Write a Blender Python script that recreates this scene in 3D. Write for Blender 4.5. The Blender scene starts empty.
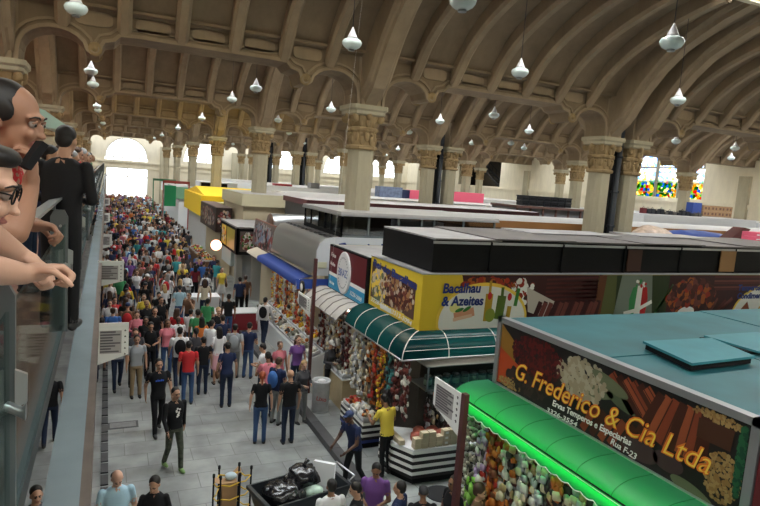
import bpy, bmesh, math, random
import numpy as np
from mathutils import Vector, Matrix, noise
R = math.radians
PI = math.pi
S = bpy.context.scene
COL = S.collection
H = 6.3   # eye height of the photographer above the market floor

# ------------------------------------------------------------------ camera maths (used for the camera and for taking bearings)
FPX = 593.0
def _n(v): return v/np.linalg.norm(v)
_vy = _n(np.array([107-380, 253-160, FPX]))
_vx = np.array([1668-380, 253-275.5, FPX]); _vx = _n(_vx-_vy*_vx.dot(_vy))
_vz = np.cross(_vx, _vy)
if _vz[1] < 0: _vz = -_vz
CM = np.array([_vx, _vy, _vz])
def ray(x, y): return CM@np.array([x-380, 253-y, FPX])
def onz(x, y, z):
    r = ray(x, y); t = (z-H)/r[2]; return Vector((r[0]*t, r[1]*t, z))
def onx(x, y, X):
    r = ray(x, y); t = X/r[0]; return Vector((X, r[1]*t, H+r[2]*t))
def ony(x, y, Y):
    r = ray(x, y); t = Y/r[1]; return Vector((r[0]*t, Y, H+r[2]*t))

cam_d = bpy.data.cameras.new('camera'); cam = bpy.data.objects.new('camera', cam_d); COL.objects.link(cam)
cam_d.sensor_width = 36; cam_d.lens = 36*FPX/760; cam_d.clip_start = .02; cam_d.clip_end = 500
m = Matrix.Identity(4)
for i in range(3):
    m[i][0] = CM[i][0]; m[i][1] = CM[i][1]; m[i][2] = -CM[i][2]
m[0][3] = 0; m[1][3] = 0; m[2][3] = H
cam.matrix_world = m
S.camera = cam

# ------------------------------------------------------------------ materials
MATS = {}
def mat(name, col, rough=.6, metal=0, var=0, scale=8, bump=0, emit=0, ecol=None, spec=.4, detail=4, alpha=1):
    if name in MATS: return MATS[name]
    m = bpy.data.materials.new(name); m.use_nodes = True
    nt = m.node_tree; b = nt.nodes['Principled BSDF']
    b.inputs['Roughness'].default_value = rough; b.inputs['Metallic'].default_value = metal
    b.inputs['Specular IOR Level'].default_value = spec
    c = (*col, 1)
    b.inputs['Base Color'].default_value = c
    if var > 0 or bump > 0:
        tc = nt.nodes.new('ShaderNodeTexCoord'); no = nt.nodes.new('ShaderNodeTexNoise')
        no.inputs['Scale'].default_value = scale; no.inputs['Detail'].default_value = detail
        nt.links.new(tc.outputs['Object'], no.inputs['Vector'])
    if var > 0:
        mr = nt.nodes.new('ShaderNodeMapRange'); mr.inputs[1].default_value = .25; mr.inputs[2].default_value = .75
        mr.inputs[3].default_value = 1-var; mr.inputs[4].default_value = 1+var
        mx = nt.nodes.new('ShaderNodeVectorMath'); mx.operation = 'SCALE'; mx.inputs[0].default_value = col
        nt.links.new(no.outputs['Fac'], mr.inputs[0]); nt.links.new(mr.outputs[0], mx.inputs['Scale'])
        nt.links.new(mx.outputs[0], b.inputs['Base Color'])
    if bump > 0:
        bp = nt.nodes.new('ShaderNodeBump'); bp.inputs['Strength'].default_value = bump; bp.inputs['Distance'].default_value = .02
        nt.links.new(no.outputs['Fac'], bp.inputs['Height']); nt.links.new(bp.outputs[0], b.inputs['Normal'])
    if emit > 0:
        b.inputs['Emission Color'].default_value = (*(ecol or col), 1); b.inputs['Emission Strength'].default_value = emit
    if alpha < 1: b.inputs['Alpha'].default_value = alpha
    MATS[name] = m
    return m

def floor_mat():
    m = mat('paving_stone', (.3, .3, .3), .45)
    nt = m.node_tree; b = nt.nodes['Principled BSDF']
    tc = nt.nodes.new('ShaderNodeTexCoord')
    br = nt.nodes.new('ShaderNodeTexBrick'); br.offset = .5
    br.inputs['Color1'].default_value = (.26, .275, .272, 1); br.inputs['Color2'].default_value = (.32, .335, .33, 1)
    br.inputs['Mortar'].default_value = (.17, .17, .17, 1)
    br.inputs['Scale'].default_value = 1; br.inputs['Mortar Size'].default_value = .008
    br.inputs['Brick Width'].default_value = .9; br.inputs['Row Height'].default_value = .6
    nt.links.new(tc.outputs['Object'], br.inputs['Vector'])
    no = nt.nodes.new('ShaderNodeTexNoise'); no.inputs['Scale'].default_value = 1.3; no.inputs['Detail'].default_value = 8
    nt.links.new(tc.outputs['Object'], no.inputs['Vector'])
    mr = nt.nodes.new('ShaderNodeMapRange'); mr.inputs[1].default_value = .3; mr.inputs[2].default_value = .7
    mr.inputs[3].default_value = .62; mr.inputs[4].default_value = 1.25
    nt.links.new(no.outputs['Fac'], mr.inputs[0])
    sc = nt.nodes.new('ShaderNodeVectorMath'); sc.operation = 'SCALE'
    nt.links.new(br.outputs['Color'], sc.inputs[0]); nt.links.new(mr.outputs[0], sc.inputs['Scale'])
    nt.links.new(sc.outputs[0], b.inputs['Base Color'])
    return m

def plaster(name, col, streak=.12):
    m = mat(name, col, .85, spec=.2)
    nt = m.node_tree; b = nt.nodes['Principled BSDF']
    tc = nt.nodes.new('ShaderNodeTexCoord'); mp = nt.nodes.new('ShaderNodeMapping'); mp.inputs['Scale'].default_value = (.9, .9, .25)
    no = nt.nodes.new('ShaderNodeTexNoise'); no.inputs['Scale'].default_value = 2; no.inputs['Detail'].default_value = 7; no.inputs['Roughness'].default_value = .65
    nt.links.new(tc.outputs['Object'], mp.inputs[0]); nt.links.new(mp.outputs[0], no.inputs['Vector'])
    mr = nt.nodes.new('ShaderNodeMapRange'); mr.inputs[1].default_value = .3; mr.inputs[2].default_value = .7
    mr.inputs[3].default_value = 1-streak*1.6; mr.inputs[4].default_value = 1+streak
    nt.links.new(no.outputs['Fac'], mr.inputs[0])
    sc = nt.nodes.new('ShaderNodeVectorMath'); sc.operation = 'SCALE'; sc.inputs[0].default_value = col
    nt.links.new(mr.outputs[0], sc.inputs['Scale']); nt.links.new(sc.outputs[0], b.inputs['Base Color'])
    return m

def glass_mat(name, tint=(.9, .95, .95), gloss=.12, rough=.05):
    if name in MATS: return MATS[name]
    m = bpy.data.materials.new(name); m.use_nodes = True; nt = m.node_tree; nt.nodes.clear()
    o = nt.nodes.new('ShaderNodeOutputMaterial'); t = nt.nodes.new('ShaderNodeBsdfTransparent'); g = nt.nodes.new('ShaderNodeBsdfGlossy')
    t.inputs[0].default_value = (*tint, 1); g.inputs['Roughness'].default_value = rough
    g.inputs[0].default_value = (.9, .95, .95, 1)
    mx = nt.nodes.new('ShaderNodeMixShader')
    fr = nt.nodes.new('ShaderNodeLayerWeight'); fr.inputs[0].default_value = .3
    mr = nt.nodes.new('ShaderNodeMapRange'); mr.inputs[3].default_value = gloss; mr.inputs[4].default_value = min(1, gloss*4)
    nt.links.new(fr.outputs['Facing'], mr.inputs[0]); nt.links.new(mr.outputs[0], mx.inputs[0])
    nt.links.new(t.outputs[0], mx.inputs[1]); nt.links.new(g.outputs[0], mx.inputs[2]); nt.links.new(mx.outputs[0], o.inputs[0])
    MATS[name] = m
    return m

# ------------------------------------------------------------------ mesh building
class MB:
    def __init__(s): s.v = []; s.f = []; s.m = []; s.mats = []; s.sm = []
    def mi(s, m):
        if m not in s.mats: s.mats.append(m)
        return s.mats.index(m)
    def add(s, vs, fs, m, smooth=False):
        b = len(s.v); s.v += [tuple(v) for v in vs]; k = s.mi(m)
        for f in fs: s.f.append(tuple(b+i for i in f)); s.m.append(k); s.sm.append(smooth)
        return s
    def box(s, x0, x1, y0, y1, z0, z1, m, M=None):
        vs = [Vector((x, y, z)) for z in (z0, z1) for y in (y0, y1) for x in (x0, x1)]
        if M: vs = [M@v for v in vs]
        return s.add(vs, [(0, 2, 3, 1), (4, 5, 7, 6), (0, 1, 5, 4), (2, 6, 7, 3), (0, 4, 6, 2), (1, 3, 7, 5)], m)
    def prism(s, poly, a0, a1, m, axis='y', smooth=False, caps=True):
        # poly in the plane normal to axis: 'y' -> (x,z), 'x' -> (y,z), 'z' -> (x,y)
        def P(p, a): return {'y': (p[0], a, p[1]), 'x': (a, p[0], p[1]), 'z': (p[0], p[1], a)}[axis]
        n = len(poly); vs = [P(p, a0) for p in poly]+[P(p, a1) for p in poly]
        fs = [(i, (i+1) % n, n+(i+1) % n, n+i) for i in range(n)]
        s.add(vs, fs, m, smooth)
        if caps:
            s.add(vs[:n], [tuple(range(n-1, -1, -1))], m); s.add(vs[n:], [tuple(range(n))], m)
        return s
    def strip(s, path, a0, a1, m, axis='x', smooth=True):      # open ribbon
        def P(p, a): return {'y': (p[0], a, p[1]), 'x': (a, p[0], p[1]), 'z': (p[0], p[1], a)}[axis]
        n = len(path); vs = [P(p, a0) for p in path]+[P(p, a1) for p in path]
        return s.add(vs, [(i, i+1, n+i+1, n+i) for i in range(n-1)], m, smooth)
    def tube(s, pts, r, m, n=8, cap=True, smooth=True):
        pts = [Vector(p) for p in pts]; k = len(pts); rs = r if isinstance(r, (list, tuple)) else [r]*k
        vs = []; up = None
        for i, p in enumerate(pts):
            d = (pts[min(i+1, k-1)]-pts[max(i-1, 0)]).normalized()
            if up is None: up = Vector((0, 0, 1)) if abs(d.z) < .9 else Vector((1, 0, 0))
            a = d.cross(up).normalized(); up2 = a.cross(d).normalized(); up = up2
            for j in range(n):
                t = 2*PI*j/n; vs.append(p+(a*math.cos(t)+up2*math.sin(t))*rs[i])
        fs = [(i*n+j, i*n+(j+1) % n, (i+1)*n+(j+1) % n, (i+1)*n+j) for i in range(k-1) for j in range(n)]
        s.add(vs, fs, m, smooth)
        if cap: s.add(vs[:n], [tuple(range(n-1, -1, -1))], m); s.add(vs[-n:], [tuple(range(n))], m)
        return s
    def lathe(s, prof, m, c=(0, 0, 0), n=16, M=None, smooth=True, ex=1, ey=1):
        vs = []
        for (r, z) in prof:
            for j in range(n):
                t = 2*PI*j/n; v = Vector((r*math.cos(t)*ex, r*math.sin(t)*ey, z))
                if M: v = M@v
                vs.append(v+Vector(c))
        k = len(prof)
        fs = [(i*n+j, i*n+(j+1) % n, (i+1)*n+(j+1) % n, (i+1)*n+j) for i in range(k-1) for j in range(n)]
        s.add(vs, fs, m, smooth)
        if prof[0][0] > 1e-4: s.add(vs[:n], [tuple(range(n-1, -1, -1))], m)
        if prof[-1][0] > 1e-4: s.add(vs[-n:], [tuple(range(n))], m)
        return s
    def ball(s, c, r, m, n=8, k=6, sc=(1, 1, 1), M=None):
        vs = []
        for i in range(k+1):
            a = PI*i/k
            for j in range(n):
                t = 2*PI*j/n
                v = Vector((r*math.sin(a)*math.cos(t)*sc[0], r*math.sin(a)*math.sin(t)*sc[1], -r*math.cos(a)*sc[2]))
                if M: v = M@v
                vs.append(v+Vector(c))
        fs = [(i*n+j, i*n+(j+1) % n, (i+1)*n+(j+1) % n, (i+1)*n+j) for i in range(k) for j in range(n)]
        return s.add(vs, fs, m, True)
    def build(s, name, parent=None, loc=None, weld=True):
        me = bpy.data.meshes.new(name); me.from_pydata(s.v, [], s.f)
        for mm in s.mats: me.materials.append(mm)
        me.polygons.foreach_set('material_index', s.m); me.polygons.foreach_set('use_smooth', s.sm)
        bm = bmesh.new(); bm.from_mesh(me)
        if weld: bmesh.ops.remove_doubles(bm, verts=bm.verts, dist=1e-5)
        bmesh.ops.recalc_face_normals(bm, faces=bm.faces); bm.to_mesh(me); bm.free()
        o = bpy.data.objects.new(name, me); COL.objects.link(o)
        if parent: o.parent = parent
        if loc is not None:
            if parent is None:                      # recentre: geometry given in world space
                me.transform(Matrix.Translation(-Vector(loc)))
            o.location = loc
        return o

def tag(o, label=None, cat=None, group=None, kind=None):
    if label: o['label'] = label
    if cat: o['category'] = cat
    if group: o['group'] = group
    if kind: o['kind'] = kind
    return o
def empty(name, loc, label, cat, group=None, rz=0):
    o = bpy.data.objects.new(name, None); COL.objects.link(o); o.location = loc; o.rotation_euler = (0, 0, rz)
    o.empty_display_size = .1
    return tag(o, label, cat, group)
def struct(o, label=None):
    o['kind'] = 'structure'
    if label: o['label'] = label
    return o
def child(o, p):                                   # o's mesh is in world space: keep it there under parent p
    o.parent = p; o.matrix_parent_inverse = Matrix.Identity(4)
    Mi = (Matrix.Translation(p.location)@p.rotation_euler.to_matrix().to_4x4()).inverted()
    if o.parent is not None and p.parent is not None: Mi = Mi@Matrix.Translation(p.parent.location).inverted()
    if o.type == 'MESH': o.data.transform(Mi)
    return o
def text(s, size, m, M, name='lettering', parent=None, depth=.004, shear=0, spacing=1, bold=0, align='LEFT'):
    cu = bpy.data.curves.new('t', 'FONT'); cu.body = s; cu.size = size; cu.extrude = depth/2; cu.shear = shear
    cu.space_character = spacing; cu.offset = bold; cu.align_x = align; cu.resolution_u = 3
    o = bpy.data.objects.new('t', cu); COL.objects.link(o)
    dg = bpy.context.evaluated_depsgraph_get(); me = bpy.data.meshes.new_from_object(o.evaluated_get(dg))
    bpy.data.objects.remove(o); me.materials.clear(); me.materials.append(m); me.transform(M)
    t = bpy.data.objects.new(name, me); COL.objects.link(t)
    if parent: child(t, parent)
    return t
def frame(o, right, up):                            # matrix: local x -> right, local y -> up
    r = Vector(right).normalized(); u = Vector(up).normalized(); n = r.cross(u)
    M = Matrix.Identity(4)
    for i in range(3): M[i][0] = r[i]; M[i][1] = u[i]; M[i][2] = n[i]; M[i][3] = o[i]
    return M
# ================================================================== THE HALL
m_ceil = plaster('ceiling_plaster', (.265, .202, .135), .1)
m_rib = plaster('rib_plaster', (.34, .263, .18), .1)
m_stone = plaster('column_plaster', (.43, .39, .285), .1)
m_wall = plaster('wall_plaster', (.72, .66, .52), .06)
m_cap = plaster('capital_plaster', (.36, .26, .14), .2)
m_floor = floor_mat()
m_dark = mat('dark_opening', (.012, .012, .013), .9)
m_pipe = mat('dark_pipe', (.03, .035, .045), .5)
m_lan = plaster('lantern_plaster', (.8, .72, .55), .04)

YR = [4.4+15.2*j for j in range(-1, 7)]            # beam rows
XC = [-13.6, -2.7, 8.12, 19.3, 20.95, 32.1, 43.9]  # column lines (19.3 | 20.95 pair at the expansion joint)
XL, XR, YB, YF = -14.2, 51.6, 101.0, -14.0
fl = MB().box(XL, XR, YF, YB, -.2, 0, m_floor).build('floor', weld=False); struct(fl, 'grey stone paving of the market floor')
m_sky = mat('skylight_pane', (.9, .95, 1), .5, emit=10, ecol=(.93, .97, 1))

def arch_wall(name, fixed, axis, a0, a1, z0, z1, ops, m, th=.5, sign=1):
    """wall in the plane axis=fixed, with openings (centre, half width, sill, spring, arch?)"""
    mb = MB(); n = 20
    def quad(p0, p1, p2, p3):
        vs = [(a, b) for a, b in (p0, p1, p2, p3)]
        mb.prism(vs, fixed, fixed+th*sign, m, axis=axis)
    cur = a0
    for (c, hw, zs, zsp, arch) in sorted(ops):
        quad((cur, z0), (c-hw, z0), (c-hw, z1), (cur, z1))
        if zs > z0: quad((c-hw, z0), (c+hw, z0), (c+hw, zs), (c-hw, zs))
        if arch:
            pr = [(c-hw*math.cos(PI*i/n), zsp+arch*math.sin(PI*i/n)) for i in range(n+1)]
            for i in range(n): quad(pr[i], pr[i+1], (pr[i+1][0], z1), (pr[i][0], z1))
        else: quad((c-hw, zsp), (c+hw, zsp), (c+hw, z1), (c-hw, z1))
        cur = c+hw
    quad((cur, z0), (a1, z0), (a1, z1), (cur, z1))
    return mb.build(name)

# back wall, its arched windows and the bright street door
bw = [(2.75, 3.05, 6.45, 6.9, 3.05), (14.2, 3.0, 7.0, 7.6, 3.0), (26.9, 3.0, 7.0, 7.6, 3.0), (38.0, 3.0, 6.9, 7.6, 3.2), (46.4, 2.9, 6.9, 7.6, 3.4)]
wb = MB()
o = arch_wall('wall_back', YB, 'y', XL, XR, 6.0, 15, bw, m_wall); struct(o, 'cream far end wall with tall arched windows')
o2 = arch_wall('wall_back', YB, 'y', XL, XR, 0, 6.0, [(2.9, 3.0, 0, 5.3, 0)], m_wall); struct(o2, 'cream far end wall below the ledge')
m_frame = mat('window_frame', (.75, .72, .65), .6)
m_pane = glass_mat('window_glass', (.98, .99, 1), .05)
def arched_window(name, c, hw, zs, zsp, ah, fixed, axis, pane_m, bars=3, lab=None, fm=m_frame, xb=0, t=.06):
    mb = MB(); n = 20
    pr = [(c-hw, zs)]+[(c-hw*math.cos(PI*i/n), zsp+ah*math.sin(PI*i/n)) for i in range(n+1)]+[(c+hw, zs)]
    mb.prism(pr, fixed+.24, fixed+.26, pane_m, axis=axis)
    p = mb.build(name); struct(p, lab)
    fb = MB()
    def top(a): return zsp+ah*math.sqrt(max(0, 1-((a-c)/hw)**2))
    for k in range(bars+1):
        a = c-hw+2*hw*(k+1)/(bars+2) if bars else c
        if bars: fb.prism([(a-t, zs), (a+t, zs), (a+t, top(a+t)), (a-t, top(a-t))], fixed+.15, fixed+.33, fm, axis=axis)
    fb.prism([(c-hw, zsp-.07), (c+hw, zsp-.07), (c+hw, zsp+.07), (c-hw, zsp+.07)], fixed+.16, fixed+.32, fm, axis=axis)
    for i in range(n):
        a, b = pr[i+1], pr[i+2]
        s_ = .95
        fb.prism([a, b, (c+(b[0]-c)*s_, zsp+(b[1]-zsp)*s_), (c+(a[0]-c)*s_, zsp+(a[1]-zsp)*s_)], fixed+.14, fixed+.34, fm, axis=axis)
    for k in range(xb):
        z = zs+(zsp-zs)*(k+.5)/xb
        fb.prism([(c-hw, z-.03), (c+hw, z-.03), (c+hw, z+.03), (c-hw, z+.03)], fixed+.17, fixed+.3, fm, axis=axis)
    fb.build('window_frame', parent=p)
    return p
for i, (c, hw, zs, zsp, ah) in enumerate(bw):
    arched_window('window_%d' % (i+1), c, hw, zs, zsp, ah, YB, 'y', m_pane, 3, 'arched window in the cream end wall')
d = MB()
for x in (-.05, 2.9, 5.85): d.box(x-.06, x+.06, YB+.1, YB+.25, 0, 5.3, m_frame)
d.box(-.1, 5.9, YB+.1, YB+.25, 3.9, 4.05, m_frame); d.box(-.1, 5.9, YB+.1, YB+.25, 5.2, 5.3, m_frame)
struct(d.build('door_1'), 'wide street doorway full of daylight at the end of the aisle')

# right side wall: stained glass window, stair opening
rops = [(43.2, 4.2, 6.7, 9.9, 2.2), (27.2, 4.1, 6.7, 9.3, 2.4), (77.0, 5.6, 6.6, 10.3, 0), (12, 4.1, 6.7, 9.3, 2.4)]
o = arch_wall('wall_right', XR, 'x', YF, YB, 0, 15, rops, m_wall); struct(o, 'cream side wall on the right with the stained glass')
def stained_mat():
    m = bpy.data.materials.new('stained_glass'); m.use_nodes = True; nt = m.node_tree; nt.nodes.clear()
    o = nt.nodes.new('ShaderNodeOutputMaterial'); t = nt.nodes.new('ShaderNodeBsdfTransparent')
    tc = nt.nodes.new('ShaderNodeTexCoord'); vo = nt.nodes.new('ShaderNodeTexVoronoi'); vo.inputs['Scale'].default_value = 3.4
    nt.links.new(tc.outputs['Object'], vo.inputs['Vector'])
    rp = nt.nodes.new('ShaderNodeValToRGB'); rp.color_ramp.interpolation = 'CONSTANT'
    els = [(0, (.03, .16, .02)), (.14, (.55, .33, .02)), (.28, (.05, .28, .05)), (.4, (.5, .04, .03)), (.5, (.75, .5, .1)), (.62, (.04, .2, .5)), (.75, (.25, .45, .1)), (.88, (.8, .7, .4))]
    rp.color_ramp.elements[0].position = 0; rp.color_ramp.elements[0].color = (*els[0][1], 1)
    rp.color_ramp.elements[1].position = els[1][0]; rp.color_ramp.elements[1].color = (*els[1][1], 1)
    for p, c in els[2:]: e = rp.color_ramp.elements.new(p); e.color = (*c, 1)
    sp = nt.nodes.new('ShaderNodeSeparateColor'); nt.links.new(vo.outputs['Color'], sp.inputs[0]); nt.links.new(sp.outputs[0], rp.inputs[0])
    rp2 = nt.nodes.new('ShaderNodeValToRGB'); rp2.color_ramp.interpolation = 'CONSTANT'
    rp2.color_ramp.elements[0].color = (.75, .85, .95, 1); rp2.color_ramp.elements[1].position = .45; rp2.color_ramp.elements[1].color = (.45, .68, .95, 1)
    for p, c in ((.6, (.9, .6, .65)), (.68, (.95, .95, .9)), (.9, (.9, .8, .4))): e = rp2.color_ramp.elements.new(p); e.color = (*c, 1)
    nt.links.new(sp.outputs[1], rp2.inputs[0])
    sx = nt.nodes.new('ShaderNodeSeparateXYZ'); nt.links.new(tc.outputs['Object'], sx.inputs[0])
    mr = nt.nodes.new('ShaderNodeMapRange'); mr.inputs[1].default_value = 8.1; mr.inputs[2].default_value = 8.7
    nt.links.new(sx.outputs[2], mr.inputs[0])
    mx = nt.nodes.new('ShaderNodeMix'); mx.data_type = 'RGBA'
    nt.links.new(mr.outputs[0], mx.inputs['Factor']); nt.links.new(rp.outputs[0], mx.inputs['A']); nt.links.new(rp2.outputs[0], mx.inputs['B'])
    nt.links.new(mx.outputs['Result'], t.inputs[0]); nt.links.new(t.outputs[0], o.inputs[0])
    return m
m_st = stained_mat()
m_lead = mat('lead_frame', (.25, .24, .2), .7)
for i, (c, lab) in enumerate(((43.2, 'stained glass window with a harvest scene in the right wall'), (27.2, 'stained glass window by the right edge of the photo'), (12, 'stained glass window nearest the camera'))):
    arched_window('window_%d' % (i+6), c, 4.15, 6.7, 9.7, 2.2, XR, 'x', m_st, 1, lab, m_lead, xb=3, t=.16)
# stair recess behind the opening
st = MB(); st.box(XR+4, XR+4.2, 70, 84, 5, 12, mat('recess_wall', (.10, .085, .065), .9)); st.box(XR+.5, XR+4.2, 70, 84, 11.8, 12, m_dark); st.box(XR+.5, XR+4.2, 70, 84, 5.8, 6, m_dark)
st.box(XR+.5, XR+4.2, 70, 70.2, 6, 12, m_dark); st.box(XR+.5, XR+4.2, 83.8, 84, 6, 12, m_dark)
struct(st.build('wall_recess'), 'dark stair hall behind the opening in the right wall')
sr = MB(); ms = mat('stair_steel', (.02, .02, .022), .6)
for k in range(16): sr.box(XR+1, XR+2.2, 72.5+k*.45, 73+k*.45, 6.4+k*.26, 6.5+k*.26, ms)
for dx in (1, 2.2):
    sr.prism([(72.4, 6.3), (79.8, 10.4), (79.8, 10.7), (72.4, 6.6)], XR+dx-.04, XR+dx+.04, ms, axis='x')
    sr.prism([(72.4, 7.4), (79.8, 11.5), (79.8, 11.6), (72.4, 7.5)], XR+dx-.03, XR+dx+.03, ms, axis='x')
    for k in range(8): sr.box(XR+dx-.03, XR+dx+.03, 72.6+k, 72.66+k, 6.6+k*.56, 7.6+k*.56, ms)
tag(sr.build('staircase', loc=(XR+1, 73, 6)), 'dark steel staircase seen through the opening in the side wall', 'stairs')
# ledges and pilasters
lg = MB(); lg.box(XR-.18, XR, YF, YB, 6.28, 6.5, m_wall); lg.box(XR-.1, XR, YF, YB, 6.1, 6.28, m_wall); struct(lg.build('trim_1'), 'ledge moulding along the right wall')
lg = MB(); lg.box(XL, XR, YB-.18, YB, 6.1, 6.35, m_wall); lg.box(XL, XR, YB-.1, YB, 5.3, 5.5, m_wall); struct(lg.build('trim_2'), 'ledge moulding along the end wall')
pl = MB()
for y in YR[2:]: pl.box(XR-.35, XR, y-.5, y+.5, 0, 9, m_stone)
struct(pl.build('trim_3'), 'pilasters along the right wall')
pl = MB()
for x in XC[1:]: pl.box(x-.5, x+.5, YB-.35, YB, 0, 9, m_stone)
struct(pl.build('trim_4'), 'pilasters along the end wall')
o = MB().box(XL-.3, XL, YF, YB, 0, 15, m_wall).build('wall_left'); struct(o, 'cream side wall beyond the gallery')
o = MB().box(XL, XR, YF-.3, YF, 0, 15, m_wall).build('wall_front'); struct(o, 'wall behind the photographer')

# ---------------- ceiling vaults, ribs, beams
def zrib(dy):                                     # underside of the ribs, dy from the middle of a bay
    t = min(1, abs(dy)/6.7); return 9.9+2.9*(1-t**1.7)**.588
BIG = [(7.05, 8.75), (6.75, 9.05), (6.4, 9.3), (5.95, 9.95), (5.55, 10.5), (4.9, 11.2), (4.1, 11.85), (3.3, 12.25), (2.5, 12.6), (1.5, 12.92)]
RIBX = []
for a, b in zip(XC[:-1], XC[1:]):
    if b-a < 3: continue
    n = 7 if a < 30 else 8
    RIBX += [a+(b-a)*k/n for k in range(1, n)]
RIBX += [43.9+1.6*k for k in range(1, 5)]
for j, y0 in enumerate(YR):
    yc = y0+7.6
    if yc > 100: break
    side = [6.9-(6.9-1.5)*k/14 for k in range(15)]
    mb = MB()
    for sg in (-1, 1):
        path = [(yc+sg*7.05, 10.35)]+[(yc+sg*d, zrib(d)+.55) for d in side]
        mb.strip(path, XL, XR, m_ceil)
        mb.box(XL, XR, yc+sg*1.5-.12, yc+sg*1.5+.12, 12.9, 14.6, m_lan)
        for (zz, dd) in ((13.0, .1), (13.15, .2)): mb.box(XL, XR, yc+sg*(1.5-dd)-.08, yc+sg*(1.5-dd)+.08, zz, zz+.15, m_lan)
        mb.box(XL, XR, yc+sg*6.85-.12, yc+sg*6.85+.12, 10.42, 10.5, m_ceil)
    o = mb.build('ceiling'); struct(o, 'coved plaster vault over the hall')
    # skylight
    mb = MB()
    a = 0
    for a, b in zip(XC[:-1], XC[1:]+[XR]):
        if b-a > 3: mb.box(a+.5, b-.5, yc-1.4, yc+1.4, 14.45, 14.5, m_sky)
    mb.box(44.4, XR, yc-1.4, yc+1.4, 14.45, 14.5, m_sky)
    struct(mb.build('window_skylight'), 'frosted roof light along the crown of the vault')
    # ribs
    mb = MB(); w = .19
    for x in RIBX:
        for sg in (-1, 1):
            ds = [6.95-(6.95-1.4)*k/16 for k in range(17)]
            pts = [(yc+sg*d, zrib(min(d, 6.7)) if d <= 6.7 else 9.82) for d in ds]
            prof = [(-w, .6), (-w, .12), (-w*.55, 0), (w*.55, 0), (w, .12), (w, .6)]
            vs = []
            for (yy, zz) in pts:
                for (px, pz) in prof: vs.append((x+px, yy, zz+pz))
            k = len(prof); fs = [(i*k+q, i*k+q+1, (i+1)*k+q+1, (i+1)*k+q) for i in range(len(pts)-1) for q in range(k-1)]
            fs.append(tuple(range(k)));
            mb.add(vs, fs, m_rib, False)
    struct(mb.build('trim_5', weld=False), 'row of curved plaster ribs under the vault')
    # wide arches over the columns
    mb = MB(); w = .42
    for x in XC[1:]:
        for sg in (-1, 1):
            pts = [(yc+sg*d, z) for d, z in BIG]
            prof = [(-w, .9), (-w, .3), (-w*.8, .18), (-w*.62, .16), (-w*.5, 0), (w*.5, 0), (w*.62, .16), (w*.8, .18), (w, .3), (w, .9)]
            vs = [(x+px, yy, zz+pz) for (yy, zz) in pts for (px, pz) in prof]
            k = len(prof); fs = [(i*k+q, i*k+q+1, (i+1)*k+q+1, (i+1)*k+q) for i in range(len(pts)-1) for q in range(k-1)]
            mb.add(vs, fs, m_rib, False)
            # side cheeks filling up to the vault
            for s2 in (-w, w):
                v2 = [(x+s2, yy, zz+.85) for yy, zz in pts]+[(x+s2, yy, max(zz+.85, zrib(min(abs(yy-yc), 6.7))+.6)) for yy, zz in pts]
                n = len(pts); mb.add(v2, [(i, i+1, n+i+1, n+i) for i in range(n-1)], m_rib)
    struct(mb.build('trim_6', weld=False), 'wide transverse arches springing from the capitals')

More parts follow.
